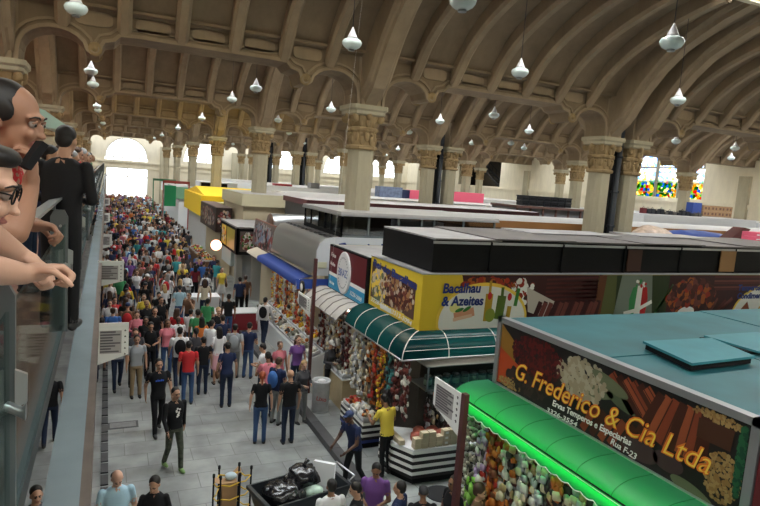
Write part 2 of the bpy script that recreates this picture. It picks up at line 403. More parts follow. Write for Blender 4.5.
# beams along each row of columns, with scalloped brackets beside each column
def beam_profile(a, b):
    """lower edge of the beam between column centres a and b"""
    L = []
    e = .5
    def brk(s, c):   # s=+1 going right from the column at c
        pts = [(c+s*e, 8.8), (c+s*(e+.02), 9.15)]
        for k in range(0, 10):
            t = PI*(1-k/11); pts.append((c+s*(e+.85+.82*math.cos(t)), 9.15+.62*math.sin(t)))
        pts += [(c+s*(e+1.62), 9.28), (c+s*(e+1.72), 9.2), (c+s*(e+1.95), 9.22), (c+s*(e+2.02), 9.38), (c+s*(e+2.1), 9.55), (c+s*(e+2.35), 9.62), (c+s*(e+2.5), 9.78)]
        return pts
    l = brk(1, a); r = brk(-1, b); r.reverse()
    return l+[(a+e+2.9, 9.8), (b-e-2.9, 9.8)]+r
def beam(name, y, th, a, b, mats=m_ceil, flatb=False):
    mb = MB(); P = beam_profile(a, b); top = 11.0
    n = len(P)
    for yy in (y-th, y+th):
        vs = [(p[0], yy, p[1]) for p in P]+[(p[0], yy, top) for p in P]
        mb.add(vs, [(i, i+1, n+i+1, n+i) for i in range(n-1)], mats)
    mb.add([(p[0], y-th, p[1]) for p in P]+[(p[0], y+th, p[1]) for p in P], [(i, i+1, n+i+1, n+i) for i in range(n-1)], mats)
    # moulding that follows the lower edge on both faces
    for sg in (-1, 1):
        for off, dp, hh in ((0, .07, .1), (.2, .05, .07)):
            vs = []
            for i, p in enumerate(P):
                q0 = Vector(P[max(0, i-1)]); q1 = Vector(P[min(n-1, i+1)]); d = (q1-q0).normalized(); nn = Vector((-d.y, d.x))
                for (o_, yy) in ((off, 0), (off, dp), (off+hh, dp), (off+hh, 0)):
                    vs.append((p[0]+nn.x*o_, y+sg*(th+yy), p[1]+nn.y*o_))
            mb.add(vs, [(i*4+q, i*4+q+1, (i+1)*4+q+1, (i+1)*4+q) for i in range(n-1) for q in range(3)], m_rib)
        # scroll rosettes at the foot of each bracket
        for cx_ in (a+.5+1.84, b-.5-1.84):
            Mx = Matrix.Rotation(-sg*PI/2, 4, 'X')
            mb.lathe([(0, .12), (.07, .1), (.09, .06), (.16, .08), (.2, .03), (.2, 0)], m_cap, (cx_, y+sg*(th-.0), 9.35), n=12, M=Matrix.Rotation(sg*-PI/2, 4, 'X'))
        # raised oval panels between the ribs
        rx = [x for x in RIBX if a < x < b]
        for c0, c1 in zip([a]+rx, rx+[b]):
            cx_ = (c0+c1)/2; hw = .48; hz = .2
            if cx_-a < .9 or b-cx_ < .9: continue
            ov = []
            for k in range(20):
                t = 2*PI*k/20; cs, sn = math.cos(t), math.sin(t)
                ov.append((cx_+hw*math.copysign(abs(cs)**.5, cs), 10.16+hz*math.copysign(abs(sn)**.6, sn)))
            mb.prism(ov, y+sg*th, y+sg*(th+.05), m_rib, axis='y')
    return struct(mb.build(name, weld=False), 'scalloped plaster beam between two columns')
for y in YR[1:]:
    if y > 100: continue
    for a, b in zip(XC[:-1], XC[1:]):
        if b-a > 3: beam('trim_7', y, .55, a, b)
    mb = MB().box(43.9, XR, y-.55, y+.55, 9.8, 11, m_ceil)
    struct(mb.build('trim_7'), 'plaster beam end by the right wall')

# columns
def column_parts():
    w = .405
    sh = MB()
    def octo(w, c): return [(w, c), (c, w), (-c, w), (-w, c), (-w, -c), (-c, -w), (c, -w), (w, -c)]
    def loft(mb, secs, m):
        vs = []; n = 8
        for z, ww, c in secs:
            vs += [(x, y, z) for x, y in octo(ww, c)]
        fs = [(i*n+j, i*n+(j+1) % n, (i+1)*n+(j+1) % n, (i+1)*n+j) for i in range(len(secs)-1) for j in range(n)]
        mb.add(vs, fs, m); mb.add(vs[:n], [tuple(range(n))], m); mb.add(vs[-n:], [tuple(range(n))], m)
    loft(sh, [(0, .55, .35), (.6, .55, .35), (.7, w, .24), (7.35, w*.97, .23)], m_stone)
    cp = MB()
    loft(cp, [(7.3, .45, .25), (7.34, .5, .28), (7.42, .5, .28), (7.46, .42, .24), (7.9, .43, .26), (7.96, .49, .3), (8.04, .49, .3), (8.08, .42, .26), (8.45, .52, .33)], m_cap)
    loft(cp, [(8.45, .54, .4), (8.5, .62, .5), (8.6, .62, .5), (8.66, .68, .58), (8.8, .68, .58)], m_stone)
    rng = random.Random(4)
    for k in range(16):                             # two tiers of leaves
        t = 2*PI*k/16; c, s_ = math.cos(t), math.sin(t)
        z0 = 7.5 if k % 2 else 7.62
        cp.ball((.45*c, .45*s_, z0+.14), .1, m_cap, 6, 5, (1, 1, 1.9)); cp.ball((.5*c, .5*s_, z0+.32), .065, m_cap, 6, 4)
    for k in range(12):
        t = 2*PI*k/12; c, s_ = math.cos(t), math.sin(t)
        cp.ball((.46*c, .46*s_, 8.22), .09, m_cap, 6, 5, (1, 1, 1.8))
    for k in range(4):                              # corner volutes
        t = PI/4+PI/2*k; c, s_ = math.cos(t), math.sin(t)
        cp.lathe([(0, -.07), (.13, -.07), (.15, 0), (.13, .07), (0, .07)], m_cap, (.66*c, .66*s_, 8.36), n=10, M=Matrix.Rotation(t+PI/2, 4, 'Z')@Matrix.Rotation(PI/2, 4, 'Y')@Matrix.Rotation(0, 4, 'X'))
        t = PI/2*k; c, s_ = math.cos(t), math.sin(t)
        cp.ball((.56*c, .56*s_, 8.42), .12, m_cap, 8, 6)
    pr = MB()                                       # fluted pier above the capital
    loft(pr, [(8.8, .5, .5), (11.0, .5, .5)], m_rib)
    for dx in (-.28, 0, .28):
        pr.box(dx-.07, dx+.07, -.62, .62, 8.8, 10.7, m_rib)
    return sh, cp, pr
sh, cp, pr = column_parts()
sh = sh.build('shaft'); cp = cp.build('capital'); pr = pr.build('pier')
first = True
order = ['first', 'second', 'third', 'fourth', 'fifth', 'sixth', 'seventh']
xn = {-13.6: 'deep in the gallery', -2.7: 'rising from the gallery', 8.12: 'nearest the aisle', 19.3: 'left of the expansion joint pair', 20.95: 'right of the expansion joint pair', 32.1: 'one bay past the paired columns', 43.9: 'nearest the right wall'}
for j, y in enumerate(YR[1:]):
    if y > 100: continue
    for x in XC:
        if y < 5 and x > 0: continue
        t = empty('column', (x, y, 0), 'cream faceted column with ornate leafy capital, %s, %s row from the camera' % (xn[x], order[j]), 'column', 'columns of the hall')
        t['kind'] = 'structure'
        for p in (sh, cp, pr):
            c = p if first else p.copy()
            if not first: COL.objects.link(c)
            c.parent = t
        first = False
# dark downpipe in the joint between the paired columns
for j, y in enumerate(YR[1:]):
    if 10 < y < 90:
        mb = MB().tube([(20.12, y-.2, 0), (20.12, y-.2, 9.6)], .13, m_pipe, 10)
        for z in (5, 6.5, 8): mb.tube([(20.12, y-.2, z), (20.12, y-.2, z+.1)], .17, m_pipe, 10)
        tag(mb.build('downpipe', loc=(20.12, y-.2, 0)), 'dark downpipe between the paired columns, %s row from the camera' % order[j], 'pipe', 'downpipes')
        struct(MB().box(19.8, 20.45, y+.1, y+.5, 0, 10.8, m_dark).build('trim_8'), 'dark expansion joint between paired columns')

# world and view
w = bpy.data.worlds.new('sky'); S.world = w; w.use_nodes = True
nt = w.node_tree; bg = nt.nodes['Background']
bg.inputs[0].default_value = (.93, .97, 1, 1); bg.inputs[1].default_value = 3.5
S.view_settings.view_transform = 'Standard'; S.view_settings.look = 'None'; S.view_settings.exposure = .18; S.view_settings.gamma = 1
S.render.film_transparent = False
# ================================================================== STALLS
rng = random.Random(7)
def C(name, col, rough=.5, **k): return mat(name, col, rough, **k)
alu = C('aluminium', (.42, .43, .45), .35, metal=.7); steel = C('brushed_steel', (.5, .52, .54), .3, metal=.85)
black = mat('black_panel', (.01, .01, .011), .5, spec=.12); blackm = mat('black_matt', (.014, .014, .015), .8, spec=.1); white = C('white_panel', (.75, .76, .78), .4)
teal = mat('teal_roof', (.02, .115, .135), .5, var=.25, scale=1.2, bump=.1); tealtop = mat('teal_hatch', (.035, .2, .24), .45, var=.15, scale=2)
roofg = mat('grey_roof', (.3, .29, .29), .55, var=.18, scale=1.5); roofd = mat('dark_roof', (.13, .12, .12), .45, var=.25, scale=1.2); roofw = mat('white_roof', (.46, .45, .45), .5, var=.08, scale=1)
beige = mat('beige_body', (.5, .43, .3), .6); maroon = C('maroon_board', (.13, .015, .022), .4); darkbody = C('stall_interior', (.09, .08, .07), .8)
yellow = C('yellow_board', (.72, .52, .04), .4); brownw = mat('brown_wood', (.16, .08, .04), .6, var=.2, scale=6)
kerbm = mat('kerb_stone', (.07, .07, .075), .6, var=.2, scale=3)
inkb = C('ink_blue', (.02, .04, .2)); inkw = C('ink_white', (.85, .85, .82)); inkr = C('ink_red', (.5, .02, .02)); inky = C('ink_yellow', (.85, .6, .08)); inko = C('ink_orange', (.7, .18, .02))
inkk = C('ink_black', (.012, .01, .01)); inkg = C('ink_green', (.04, .25, .08)); lblue = C('sky_blue_board', (.03, .3, .55), .4)

# raised walkway and kerb
mb = MB().box(4.98, XR, -6, 90, 0, .15, m_floor); struct(mb.build('floor'), 'raised grey stone platform the stalls stand on')
mb = MB()
for k in range(64): mb.box(4.74, 4.98, -6+k*1.5, -4.51+k*1.5, 0, .16, kerbm)
struct(mb.build('trim_9'), 'dark stone kerb along the aisle')
def cover(px, py, sx, sy, z, lab, rnd=False):
    p = onz(px, py, z); mb = MB()
    if rnd: mb.lathe([(sx, 0), (sx, .012), (sx-.04, .016), (0, .016)], mat('iron_cover', (.03, .03, .032), .7, spec=.1), n=24)
    else:
        mb.box(-sx, sx, -sy, sy, 0, .006, kerbm); mb.box(-sx+.05, sx-.05, -sy+.05, sy-.05, 0, .012, mat('cover_plate', (.2, .2, .2), .5, var=.2))
    tag(mb.build('drain_cover', loc=None), lab, 'drain cover').location = p
cover(123, 425, .34, .2, 0, 'rectangular drain cover set in the paving near the gallery edge')
cover(441, 494, .33, .3, .15, 'round dark manhole cover in front of the striped counter', True)
st = MB()
for k in range(30): st.box(-.02, .12, 9+k*.5, 9.4+k*.5, 0, .03, kerbm)
struct(st.build('trim_10'), 'dark gutter strip below the gallery edge')

def body(p, x0, x1, y0, y1, z1, m=beige, nm='body'): return child(MB().box(x0, x1, y0, y1, .15, z1, m).build(nm), p)
def art(o, right, up, polys, name='picture', parent=None, seed=1):
    """flat printed picture: polys = (kind, material, data, layer)"""
    mb = MB()
    for i, (kind, m_, d, lay) in enumerate(polys):
        w0 = lay*.0012
        if kind == 'poly': mb.add([(u, v, w0) for u, v in d], [tuple(range(len(d)))], m_)
        elif kind == 'dots':
            (cu, cv, ru, rv, n, r) = d; rr = random.Random(i+seed)
            for k in range(n):
                t = rr.uniform(0, 2*PI); q = math.sqrt(rr.random()); a, b = cu+ru*q*math.cos(t), cv+rv*q*math.sin(t); s_ = r*rr.uniform(.7, 1.2)
                mb.add([(a+s_*math.cos(2*PI*j/7), b+s_*math.sin(2*PI*j/7), w0+k*.00001) for j in range(7)], [tuple(range(7))], m_ if not isinstance(m_, list) else rr.choice(m_))
        elif kind == 'ell':
            (cu, cv, ru, rv, an) = d; c, s_ = math.cos(an), math.sin(an)
            mb.add([(cu+ru*math.cos(2*PI*j/28)*c-rv*math.sin(2*PI*j/28)*s_, cv+ru*math.cos(2*PI*j/28)*s_+rv*math.sin(2*PI*j/28)*c, w0) for j in range(28)], [tuple(range(28))], m_)
        elif kind == 'bar':
            (u0, v0, u1, v1, wd) = d; dx, dy = u1-u0, v1-v0; L_ = math.hypot(dx, dy); nx, ny = -dy/L_*wd/2, dx/L_*wd/2
            mb.add([(u0+nx, v0+ny, w0), (u1+nx, v1+ny, w0), (u1-nx, v1-ny, w0), (u0-nx, v0-ny, w0)], [(0, 1, 2, 3)], m_)
    F = frame(o, right, up); mb.v = [tuple(F@Vector(v)) for v in mb.v]
    return child(mb.build(name, weld=False), parent) if parent else mb.build(name, weld=False)

# ---- stall 1 : teal roof, spice sign, green awning --------------------------------------
s1 = empty('market_stall', (6.9, 6, .15), 'market stall with teal flat roof, spice photo sign and glowing green awning', 'stall', 'market stalls')
body(s1, 6.55, 21, 3.62, 8.0, 4.0, mat('teal_wall', (.02, .1, .11), .5))
rf = MB()
for k in range(6):
    a = 6.24+k*2.46; rf.box(a, a+2.45, 3.6, 5.85, 4.02, 4.1+.012*(k % 2), teal); rf.box(a, a+2.45, 5.86, 8.12, 4.02, 4.112-.012*(k % 2), teal)
child(rf.build('roof_sheet', weld=False), s1)
hp = MB()
hp.prism([(7.25, 6.05), (7.0, 5.1), (8.3, 5.15), (8.62, 6.0)], 4.12, 4.2, blackm, axis='z'); hp.prism([(7.22, 6.08), (6.97, 5.07), (8.33, 5.12), (8.65, 6.03)], 4.2, 4.235, tealtop, axis='z')
child(hp.build('roof_hatch'), s1)
hp = MB().box(8.75, 10.0, 5.5, 6.3, 4.11, 4.16, blackm).box(8.85, 10.2, 5.4, 6.3, 4.16, 4.19, tealtop); child(hp.build('roof_hatch'), s1)
sb = MB(); SX = 6.2
sb.box(SX+.01, SX+.08, 3.66, 8.16, 2.93, 4.1, blackm)
for (a, b, c, d_) in ((3.62, 8.2, 4.04, 4.13), (3.62, 8.2, 2.9, 2.98), (3.62, 3.72, 2.9, 4.13), (8.1, 8.2, 2.9, 4.13)): sb.box(SX-.03, SX+.1, a, b, c, d_, alu)
sign1 = child(sb.build('sign_board', weld=False), s1)
child(MB().box(SX-.02, SX+.1, 3.5, 3.6, 2.6, 4.14, C('red_post', (.12, .02, .025), .4)).build('corner_post'), s1)
O1 = Vector((SX, 8.1, 2.98)); W1, H1 = 4.38, 1.06
def q1(x, y):
    p = onx(x, y, SX); return (8.1-p.y, p.z-2.98)
cin = [C('cinnamon', (.2, .04, .016)), C('cinnamon_dark', (0.054, 0.013, 0.007)), C('cinnamon_light', (.27, .065, .025))]
bean = [C('bean_red', (0.099, 0.007, 0.007)), C('bean_dark', (0.043, 0.005, 0.006))]  # most inks of this spice print are darkened to stand in for shade
chick = [C('chickpea', (0.310, 0.260, 0.174)), C('chickpea_pale', (0.384, 0.341, 0.248))]; grain = [C('grain', (0.260, 0.149, 0.050)), C('grain_pale', (0.341, 0.223, 0.087))]
leafm = C('bay_leaf', (0.122, 0.140, 0.077)); leaf2 = C('bay_leaf_dark', (0.077, 0.099, 0.054)); herb = [C('herb_green', (0.019, 0.105, 0.043)), C('herb_dark', (0.009, 0.056, 0.028))]
P = [('poly', inkk, [(0, 0), (W1, 0), (W1, H1), (0, H1)], 1),
     ('poly', C('paprika_powder', (0.384, 0.050, 0.012)), [q1(500, 345), q1(519, 366), q1(511, 385), q1(494, 380)], 2),
     ('poly', C('curry_powder', (0.248, 0.124, 0.019)), [q1(503, 324), q1(517, 345), q1(515, 362), q1(499, 345)], 2),
     ('dots', bean, (.95, .72, .62, .3, 520, .032), 3), ('dots', chick, (1.95, .72, .5, .3, 260, .045), 4),
     ('dots', [C('clove', (.02, .012, .012)), C('clove_b', (.04, .02, .02))], (.75, .25, .5, .2, 200, .05), 3), ('dots', grain, (.35, .1, .3, .1, 200, .018), 3),
     ('ell', leafm, (*q1(598, 392), .28, .09, .15), 5), ('ell', leaf2, (*q1(620, 400), .3, .1, -.3), 5), ('ell', leafm, (*q1(610, 384), .34, .09, -.25), 6)]
for k in range(6): P.append(('bar', cin[k % 3], (2.05+k*.17, .03, 2.25+k*.17, .42, .12), 4))
def stick(p0, p1, w_, k, lay):
    a, b = q1(*p0), q1(*p1); f_ = lambda p: (p[0], min(.98, max(.05, p[1])))
    a, b = f_(a), f_(b); P.append(('bar', cin[k % 3], (*a, *b, w_), lay)); dx, dy = b[0]-a[0], b[1]-a[1]; L_ = math.hypot(dx, dy)
    P.append(('bar', cin[1], (a[0]-dy/L_*w_*.22, a[1]+dx/L_*w_*.22, b[0]-dy/L_*w_*.22, b[1]+dx/L_*w_*.22, w_*.12), lay+.4))
for k in range(6): stick((612+k*7, 372+k*3), (634+k*7, 414+k*2.5), .13, k, 5+k*.2)
for k in range(7): stick((664+k*7.5, 391+k*3.5), (640+k*10, 434+k*5), .15, k+1, 7+k*.2)
P += [('ell', C('nutmeg', (0.062, 0.034, 0.037)), (*q1(640, 450), .28, .14, 0), 8), ('ell', C('nutmeg', (0.062, 0.034, 0.037)), (*q1(668, 462), .22, .12, 0), 8),
      ('dots', grain, (*q1(722, 478), .3, .28, 300, .022), 9), ('dots', grain, (*q1(718, 418), .32, .1, 110, .02), 9), ('dots', herb, (*q1(741, 462), .17, .45, 300, .03), 10),
      ('poly', C('chocolate', (.06, .02, .01)), [q1(700, 417), q1(736, 431), q1(731, 452), q1(697, 436)], 11), ('ell', leafm, (*q1(692, 492), .3, .09, -.2), 9)]
def clip(P, W, Hh):
    for i, (k, m_, d, l) in enumerate(P):
        if k == 'dots':
            cu, cv, ru, rv, n, r = d
            ru = min(ru, cu-r*1.2, W-cu-r*1.2); rv = min(rv, cv-r*1.2, Hh-cv-r*1.2); P[i] = (k, m_, (cu, cv, max(.02, ru), max(.02, rv), n, r), l)
    return P
art(O1+Vector((0, 0, 0)), (0, -1, 0), (0, 0, 1), clip(P, W1, H1), 'picture', sign1)
def slanted(s, a, b, size, m, o, right, up, parent, depth, off, bold=0, shear=.2, nm='lettering', sp=1):
    """text on a board running from local (u,v)=a to b"""
    R_ = Vector(right); U_ = Vector(up); d = Vector((b[0]-a[0], b[1]-a[1])); L_ = d.length; dr = (R_*d.x+U_*d.y).normalized(); du = dr.cross(R_.cross(U_)) * -1
    N_ = R_.cross(U_)
    F = frame(Vector(o)+R_*a[0]+U_*a[1]+N_*off, dr, N_.cross(dr))
    t = text(s, size, m, Matrix.Identity(4), nm, None, depth, shear, sp, bold)
    w_ = max(v.co.x for v in t.data.vertices); t.data.transform(Matrix.Scale(L_/w_, 4, (1, 0, 0))); t.data.transform(F)
    if parent: child(t, parent)
    return t
a, b = q1(514, 378), q1(710, 479)
for m_, bo, off in ((inko, .010, .016), (inky, -.006, .02)):
    slanted('G. Frederico & Cia Ltda', (a[0], a[1]+.02), (b[0], b[1]+.04), .40, m_, O1, (0, -1, 0), (0, 0, 1), sign1, .003, off, bo, .35)
a, b = q1(553, 405), q1(632, 446)
slanted('Ervas Temperos e Especiarias', (a[0], a[1]), (b[0], b[1]), .13, inkw, O1, (0, -1, 0), (0, 0, 1), sign1, .003, .02, .003, .2)
a, b = q1(547, 411), q1(578, 427); slanted('3326-3554', a, b, .1, inkw, O1, (0, -1, 0), (0, 0, 1), sign1, .003, .02, .002)
a, b = q1(611, 443), q1(637, 460); slanted('Rua F-23', a, b, .12, inkw, O1, (0, -1, 0), (0, 0, 1), sign1, .003, .02, .002)

def translucent(name, col, emit=0, rough=.35):
    m = bpy.data.materials.new(name); m.use_nodes = True; nt = m.node_tree; nt.nodes.clear()
    o = nt.nodes.new('ShaderNodeOutputMaterial'); p = nt.nodes.new('ShaderNodeBsdfPrincipled'); t = nt.nodes.new('ShaderNodeBsdfTranslucent')
    p.inputs['Base Color'].default_value = (*col, 1); p.inputs['Roughness'].default_value = rough; t.inputs[0].default_value = (*[min(1, c*1.6) for c in col], 1)
    mx = nt.nodes.new('ShaderNodeMixShader'); mx.inputs[0].default_value = .6
    nt.links.new(p.outputs[0], mx.inputs[1]); nt.links.new(t.outputs[0], mx.inputs[2]); nt.links.new(mx.outputs[0], o.inputs[0]); MATS[name] = m
    return m
green_vinyl = translucent('green_vinyl', (.06, .30, .17)); darkgreen = translucent('dark_green_vinyl', (.006, .055, .06), rough=.2)
tube_em = mat('neon_green', (.2, 1, .3), emit=11, ecol=(.02, 1, .12)); tube_w = mat('fluorescent_tube', (1, .95, .85), emit=9, ecol=(1, .9, .72))
def arcprof(xw, zt, xo, zb, n=10, flat=.0):
    """awning section from the wall (xw,zt) bulging out and down to (xo,zb)"""
    P_ = [(xw, zt)]
    if flat: P_.append((xw+(xo-xw)*flat, zt))
    x0 = xw+(xo-xw)*flat
    for k in range(1, n+1):
        t = PI/2*k/n; P_.append((x0+(xo-x0)*math.sin(t), zb+(zt-zb)*math.cos(t)))
    return P_
# awning skin, bars, scalloped valance
pr = arcprof(6.16, 2.96, 5.5, 2.78, 10, .35)
aw = MB(); n = len(pr)
aw.strip(pr, 3.6, 8.3, green_vinyl, axis='y')
aw1 = child(aw.build('awning'), s1)
vb = MB(); ys = [8.34-k*.055 for k in range(87)]
vs = [(5.5, y, 2.78) for y in ys]+[(5.49, y, 2.6-.035*abs(math.sin(PI*k/4))) for k, y in enumerate(ys)]
vb.add(vs, [(i, i+1, len(ys)+i+1, len(ys)+i) for i in range(len(ys)-1)], green_vinyl)
child(vb.build('valance'), s1)
vb = MB()
vb.tube([(5.485, y, 2.595-.035*abs(math.sin(PI*k/4))) for k, y in enumerate(ys)], .008, inkw, 4)
child(vb.build('valance_trim'), s1)
vb = MB().tube([(5.49, 3.6, 2.78), (5.49, 8.34, 2.78)], .012, blackm, 6).tube([(5.5, 3.6, 2.74), (5.5, 8.34, 2.74)], .008, inkw, 6)
for k in range(9):
    y = 8.3-k*.585; vb.tube([(x-.004, y, z+.004) for x, z in pr], .005, C('seam_green', (.01, .22, .08)), 5)
child(vb.build('awning_frame', weld=False), s1)
ne = MB().tube([(5.56, 3.7, 2.7), (5.56, 8.2, 2.7)], .014, tube_em, 8); child(ne.build('neon_tube'), s1)

# ---- stall 2 : yellow sign, dark green awning, black roof boxes ----------------------------------
s2 = empty('market_stall', (7.3, 12, .15), 'corner market stall with yellow food photo sign and dark green rounded awning', 'stall', 'market stalls')
body(s2, 6.5, 21, 11.3, 13.75, 4.2, darkbody)
child(MB().box(6.28, 21, 11.1, 13.75, 4.2, 4.34, roofg).build('roof_sheet'), s2)
sb = MB().box(6.2, 6.27, 11, 13.75, 3.12, 4.36, yellow).box(6.271, 20.8, 11, 11.07, 3.12, 4.36, yellow)
sb.box(6.291, 20.8, 10.98, 11.09, 4.361, 4.38, alu); sb.box(6.18, 6.29, 10.98, 13.76, 4.361, 4.38, alu)
sign2 = child(sb.build('sign_board', weld=False), s2)
def q2(x, y):
    p = ony(x, y, 11); return (p.x-6.2, p.z-3.12)
O2 = Vector((6.2, 10.998, 3.12)); W2, H2 = 14.6, 1.23
def _rm(u):
    # pixel-measured stretch of the print along the long board
    xs_ = [0, 1.2, 3.7, 5.9, 7.3, 8.9, 9.3, 12.1, 14.6]; ys_ = [0, .45, 2.9, U2(597), U2(615), U2(655), U2(668), U2(722), 14.6]
    return float(np.interp(u, xs_, ys_))
def U2(px): return ony(px, 292, 11).x-6.2
def remap2(P):
    out = []
    for (k, m_, d, l) in P:
        if k == 'poly': d = [(_rm(a), b) for a, b in d]
        elif k == 'dots': d = (_rm(d[0]), d[1], (_rm(d[0]+d[2])-_rm(d[0]-d[2]))/2, d[3], d[4], d[5])
        elif k == 'ell': d = (_rm(d[0]), d[1], (_rm(d[0]+d[2])-_rm(d[0]-d[2]))/2, d[3], d[4])
        elif k == 'bar': d = (_rm(d[0]), d[1], _rm(d[2]), d[3], d[4])
        out.append((k, m_, d, l))
    return out
saus = [C('sausage', (0.090, 0.013, 0.011)), C('sausage_dark', (0.045, 0.007, 0.007)), C('sausage_pink', (0.162, 0.041, 0.032))]
flame = [C('pepper_red', (0.310, 0.025, 0.006)), C('pepper_orange', (0.372, 0.093, 0.012)), C('meat_brown', (0.068, 0.013, 0.007))]
oilm = C('oil_bottle', (.45, .28, .02)); oilg = C('green_bottle', (.1, .16, .02)); salmon = C('salmon', (.65, .3, .18)); leafg = C('basil', (.04, .2, .03)); dkleaf = C('dark_green_print', (0.025, 0.043, 0.009))
P = [('poly', saus[1], [(2.1, 0), (5.9, 0), (5.9, H2), (1.75, H2)], 1), ('dots', flame, (2.5, 1.0, .75, .22, 170, .07), 2), ('dots', flame[:1]+[inkw], (3.5, .85, .35, .3, 50, .08), 3),
     ('ell', inky, (2.42, .2, 1.28, .86, 0), 4), ('ell', C('plate_white', (.8, .8, .76)), (2.42, .18, 1.2, .8, 0), 5)]
P = [p for p in P]
P += [('bar', salmon, (1.62, .28, 2.15, .4, .2), 7), ('bar', C('salmon_pale', (.75, .5, .35)), (1.6, .22, 2.1, .31, .08), 8), ('ell', leafg, (1.75, .44, .12, .04, .3), 8), ('ell', leafg, (1.95, .46, .12, .04, .5), 8), ('ell', C('lemon', (.8, .75, .3)), (1.62, .5, .14, .12, 0), 7),
      ('bar', oilm, (2.52, .16, 2.54, .8, .2), 9), ('bar', oilm, (2.54, .78, 2.545, 1.1, .07), 9), ('bar', oilg, (2.85, .2, 2.9, .75, .24), 9), ('bar', oilg, (2.9, .7, 2.9, .95, .08), 9), ('bar', leafg, (3.3, .5, 3.36, .92, .1), 9), ('bar', oilm, (3.1, .1, 3.14, .5, .12), 10),
      ('ell', C('olive', (.25, .3, .04)), (2.6, .3, .14, .16, 0), 10), ('ell', inkr, (2.55, .75, .06, .09, 0), 10), ('ell', inkr, (3.12, .72, .06, .09, 0), 10),
      ('poly', C('fish_pale', (.55, .5, .45)), [(3.6, .95), (4.6, .55), (4.2, .2), (3.7, .35)], 6)]
for k in range(26):
    u = 3.95+(k % 13)*.17; P.append(('bar', saus[(k*7) % 3], (u-.1, .02, u+.12, .52+.1*((k*5) % 3)/3, .13), 7+k % 3))
for k in range(14): P.append(('bar', saus[k % 2], (4.2+.0*k, 1.12-.05*k, 5.9, 1.17-.05*k-.05*(k % 2), .05), 5))
P += [('poly', dkleaf, [(5.9, 0), (9.3, 0), (9.3, H2), (5.9, H2)], 2), ('poly', C('olive_print', (0.099, 0.112, 0.031)), [(6.3, 0), (7.4, 0), (7.3, H2), (6.2, H2)], 3), ('poly', C('mist_print', (0.186, 0.223, 0.186)), [(7.3, 0), (8.9, 0), (8.7, H2), (7.5, H2)], 3),
      ('bar', C('rust_print', (0.124, 0.037, 0.012)), (6.0, 0, 6.25, H2, .25), 4)]
P = remap2(P)
# crest in green white red with ribbon
cu = 8.25
Pc = len(P)
P += [('poly', inkg, [(7.92, .2), (8.12, .12), (8.16, .95), (7.98, .9), (7.88, .6)], 6), ('poly', inkw, [(8.12, .12), (8.36, .12), (8.36, .95), (8.16, .95)], 6), ('poly', inkr, [(8.36, .12), (8.58, .2), (8.62, .6), (8.54, .9), (8.36, .95)], 6),
      ('bar', inkw, (7.72, .22, 8.2, .3, .1), 8), ('bar', inkw, (8.2, .3, 8.8, .52, .1), 8), ('dots', [inkw, inkg, inkr], (8.26, 1.0, .22, .1, 14, .04), 7)]
P[Pc:] = remap2(P[Pc:]); Pd = len(P)
for k in range(7): P.append(('bar', leafg if k % 2 else C('vine', (.08, .13, .06)), (8.9+.06*k, .1+.1*k, 9.2+.05*k, .5+.08*k, .06), 5))
P += [('poly', saus[1], [(9.3, 0), (W2, 0), (W2, H2), (9.3, H2)], 1), ('dots', saus+flame, (10.5, .6, 1.2, .55, 500, .1), 3)]
for k in range(14): P.append(('bar', saus[(k*5) % 3], (10.6+k*.13, .05+.03*(k % 4), 10.95+k*.14, .5+.05*(k % 3), .12), 5))
for k in range(8): P.append(('bar', saus[k % 3], (11.6, 1.18-.06*k, 14.5, 1.18-.06*k, .05), 5))
P += [('ell', C('paprika_heap', (.55, .1, .01)), (9.95, .5, .3, .2, .1), 6), ('ell', inkw, (10.3, .2, .42, .15, .1), 7), ('ell', inky, (13.6, .1, 1.45, .98, 0), 7), ('ell', C('plate_white', (.8, .8, .76)), (13.6, .1, 1.38, .9, 0), 8),
      ('poly', C('spice_a', (.2, .04, .01)), [(12.5, .1), (12.8, .1), (12.7, .45)], 10), ('poly', C('spice_b', (.5, .25, .02)), [(12.9, .1), (13.2, .1), (13.1, .45)], 10), ('poly', C('spice_c', (.5, .06, .02)), [(13.3, .1), (13.6, .1), (13.5, .45)], 10), ('poly', C('spice_d', (.3, .12, .02)), [(13.7, .1), (14.0, .1), (13.9, .45)], 10)]
P[Pd:] = remap2(P[Pd:])
# clip everything vertical to the board
P2 = []
for (k, m_, d, l) in clip(P, W2, H2):
    if k == 'ell' and d[1]-d[3] < 0:                      # plates cut off by the lower edge of the board
        cu_, cv, ru, rv, an = d; pts = [(cu_+ru*math.cos(2*PI*j/40), min(H2, max(0.0, cv+rv*math.sin(2*PI*j/40)))) for j in range(40)]
        pts = [p for i, p in enumerate(pts) if not (p[1] == 0 and pts[i-1][1] == 0 and pts[(i+1) % 40][1] == 0)]
        pts = [(min(W2, u), v) for u, v in pts]; P2.append(('poly', m_, pts, l))
    else: P2.append((k, m_, d, l))
art(O2, (1, 0, 0), (0, 0, 1), P2, 'picture', sign2)
for s_, u0, v0, u1, sz in (('Bacalhau', .5, .84, 1.5, .3), ('& Azeites', .5, .55, 1.6, .3)):
    slanted(s_, (u0, v0), (u1, v0+.0), sz, inkb, O2, (1, 0, 0), (0, 0, 1), sign2, .003, .024, .010, .1)
for s_, u0, v0, u1, sz in (('Temperos &', U2(737), .78, U2(764), .24), ('Condimentos', U2(737), .54, U2(768), .24)):
    slanted(s_, (u0, v0), (u1, v0), sz, inkb, O2, (1, 0, 0), (0, 0, 1), sign2, .003, .018, .01, .1)
slanted('Capanema', (7.8, .2), (8.75, .47), .14, inkg, O2, (1, 0, 0), (0, 0, 1), sign2, .003, .018, .004, .2) if False else None
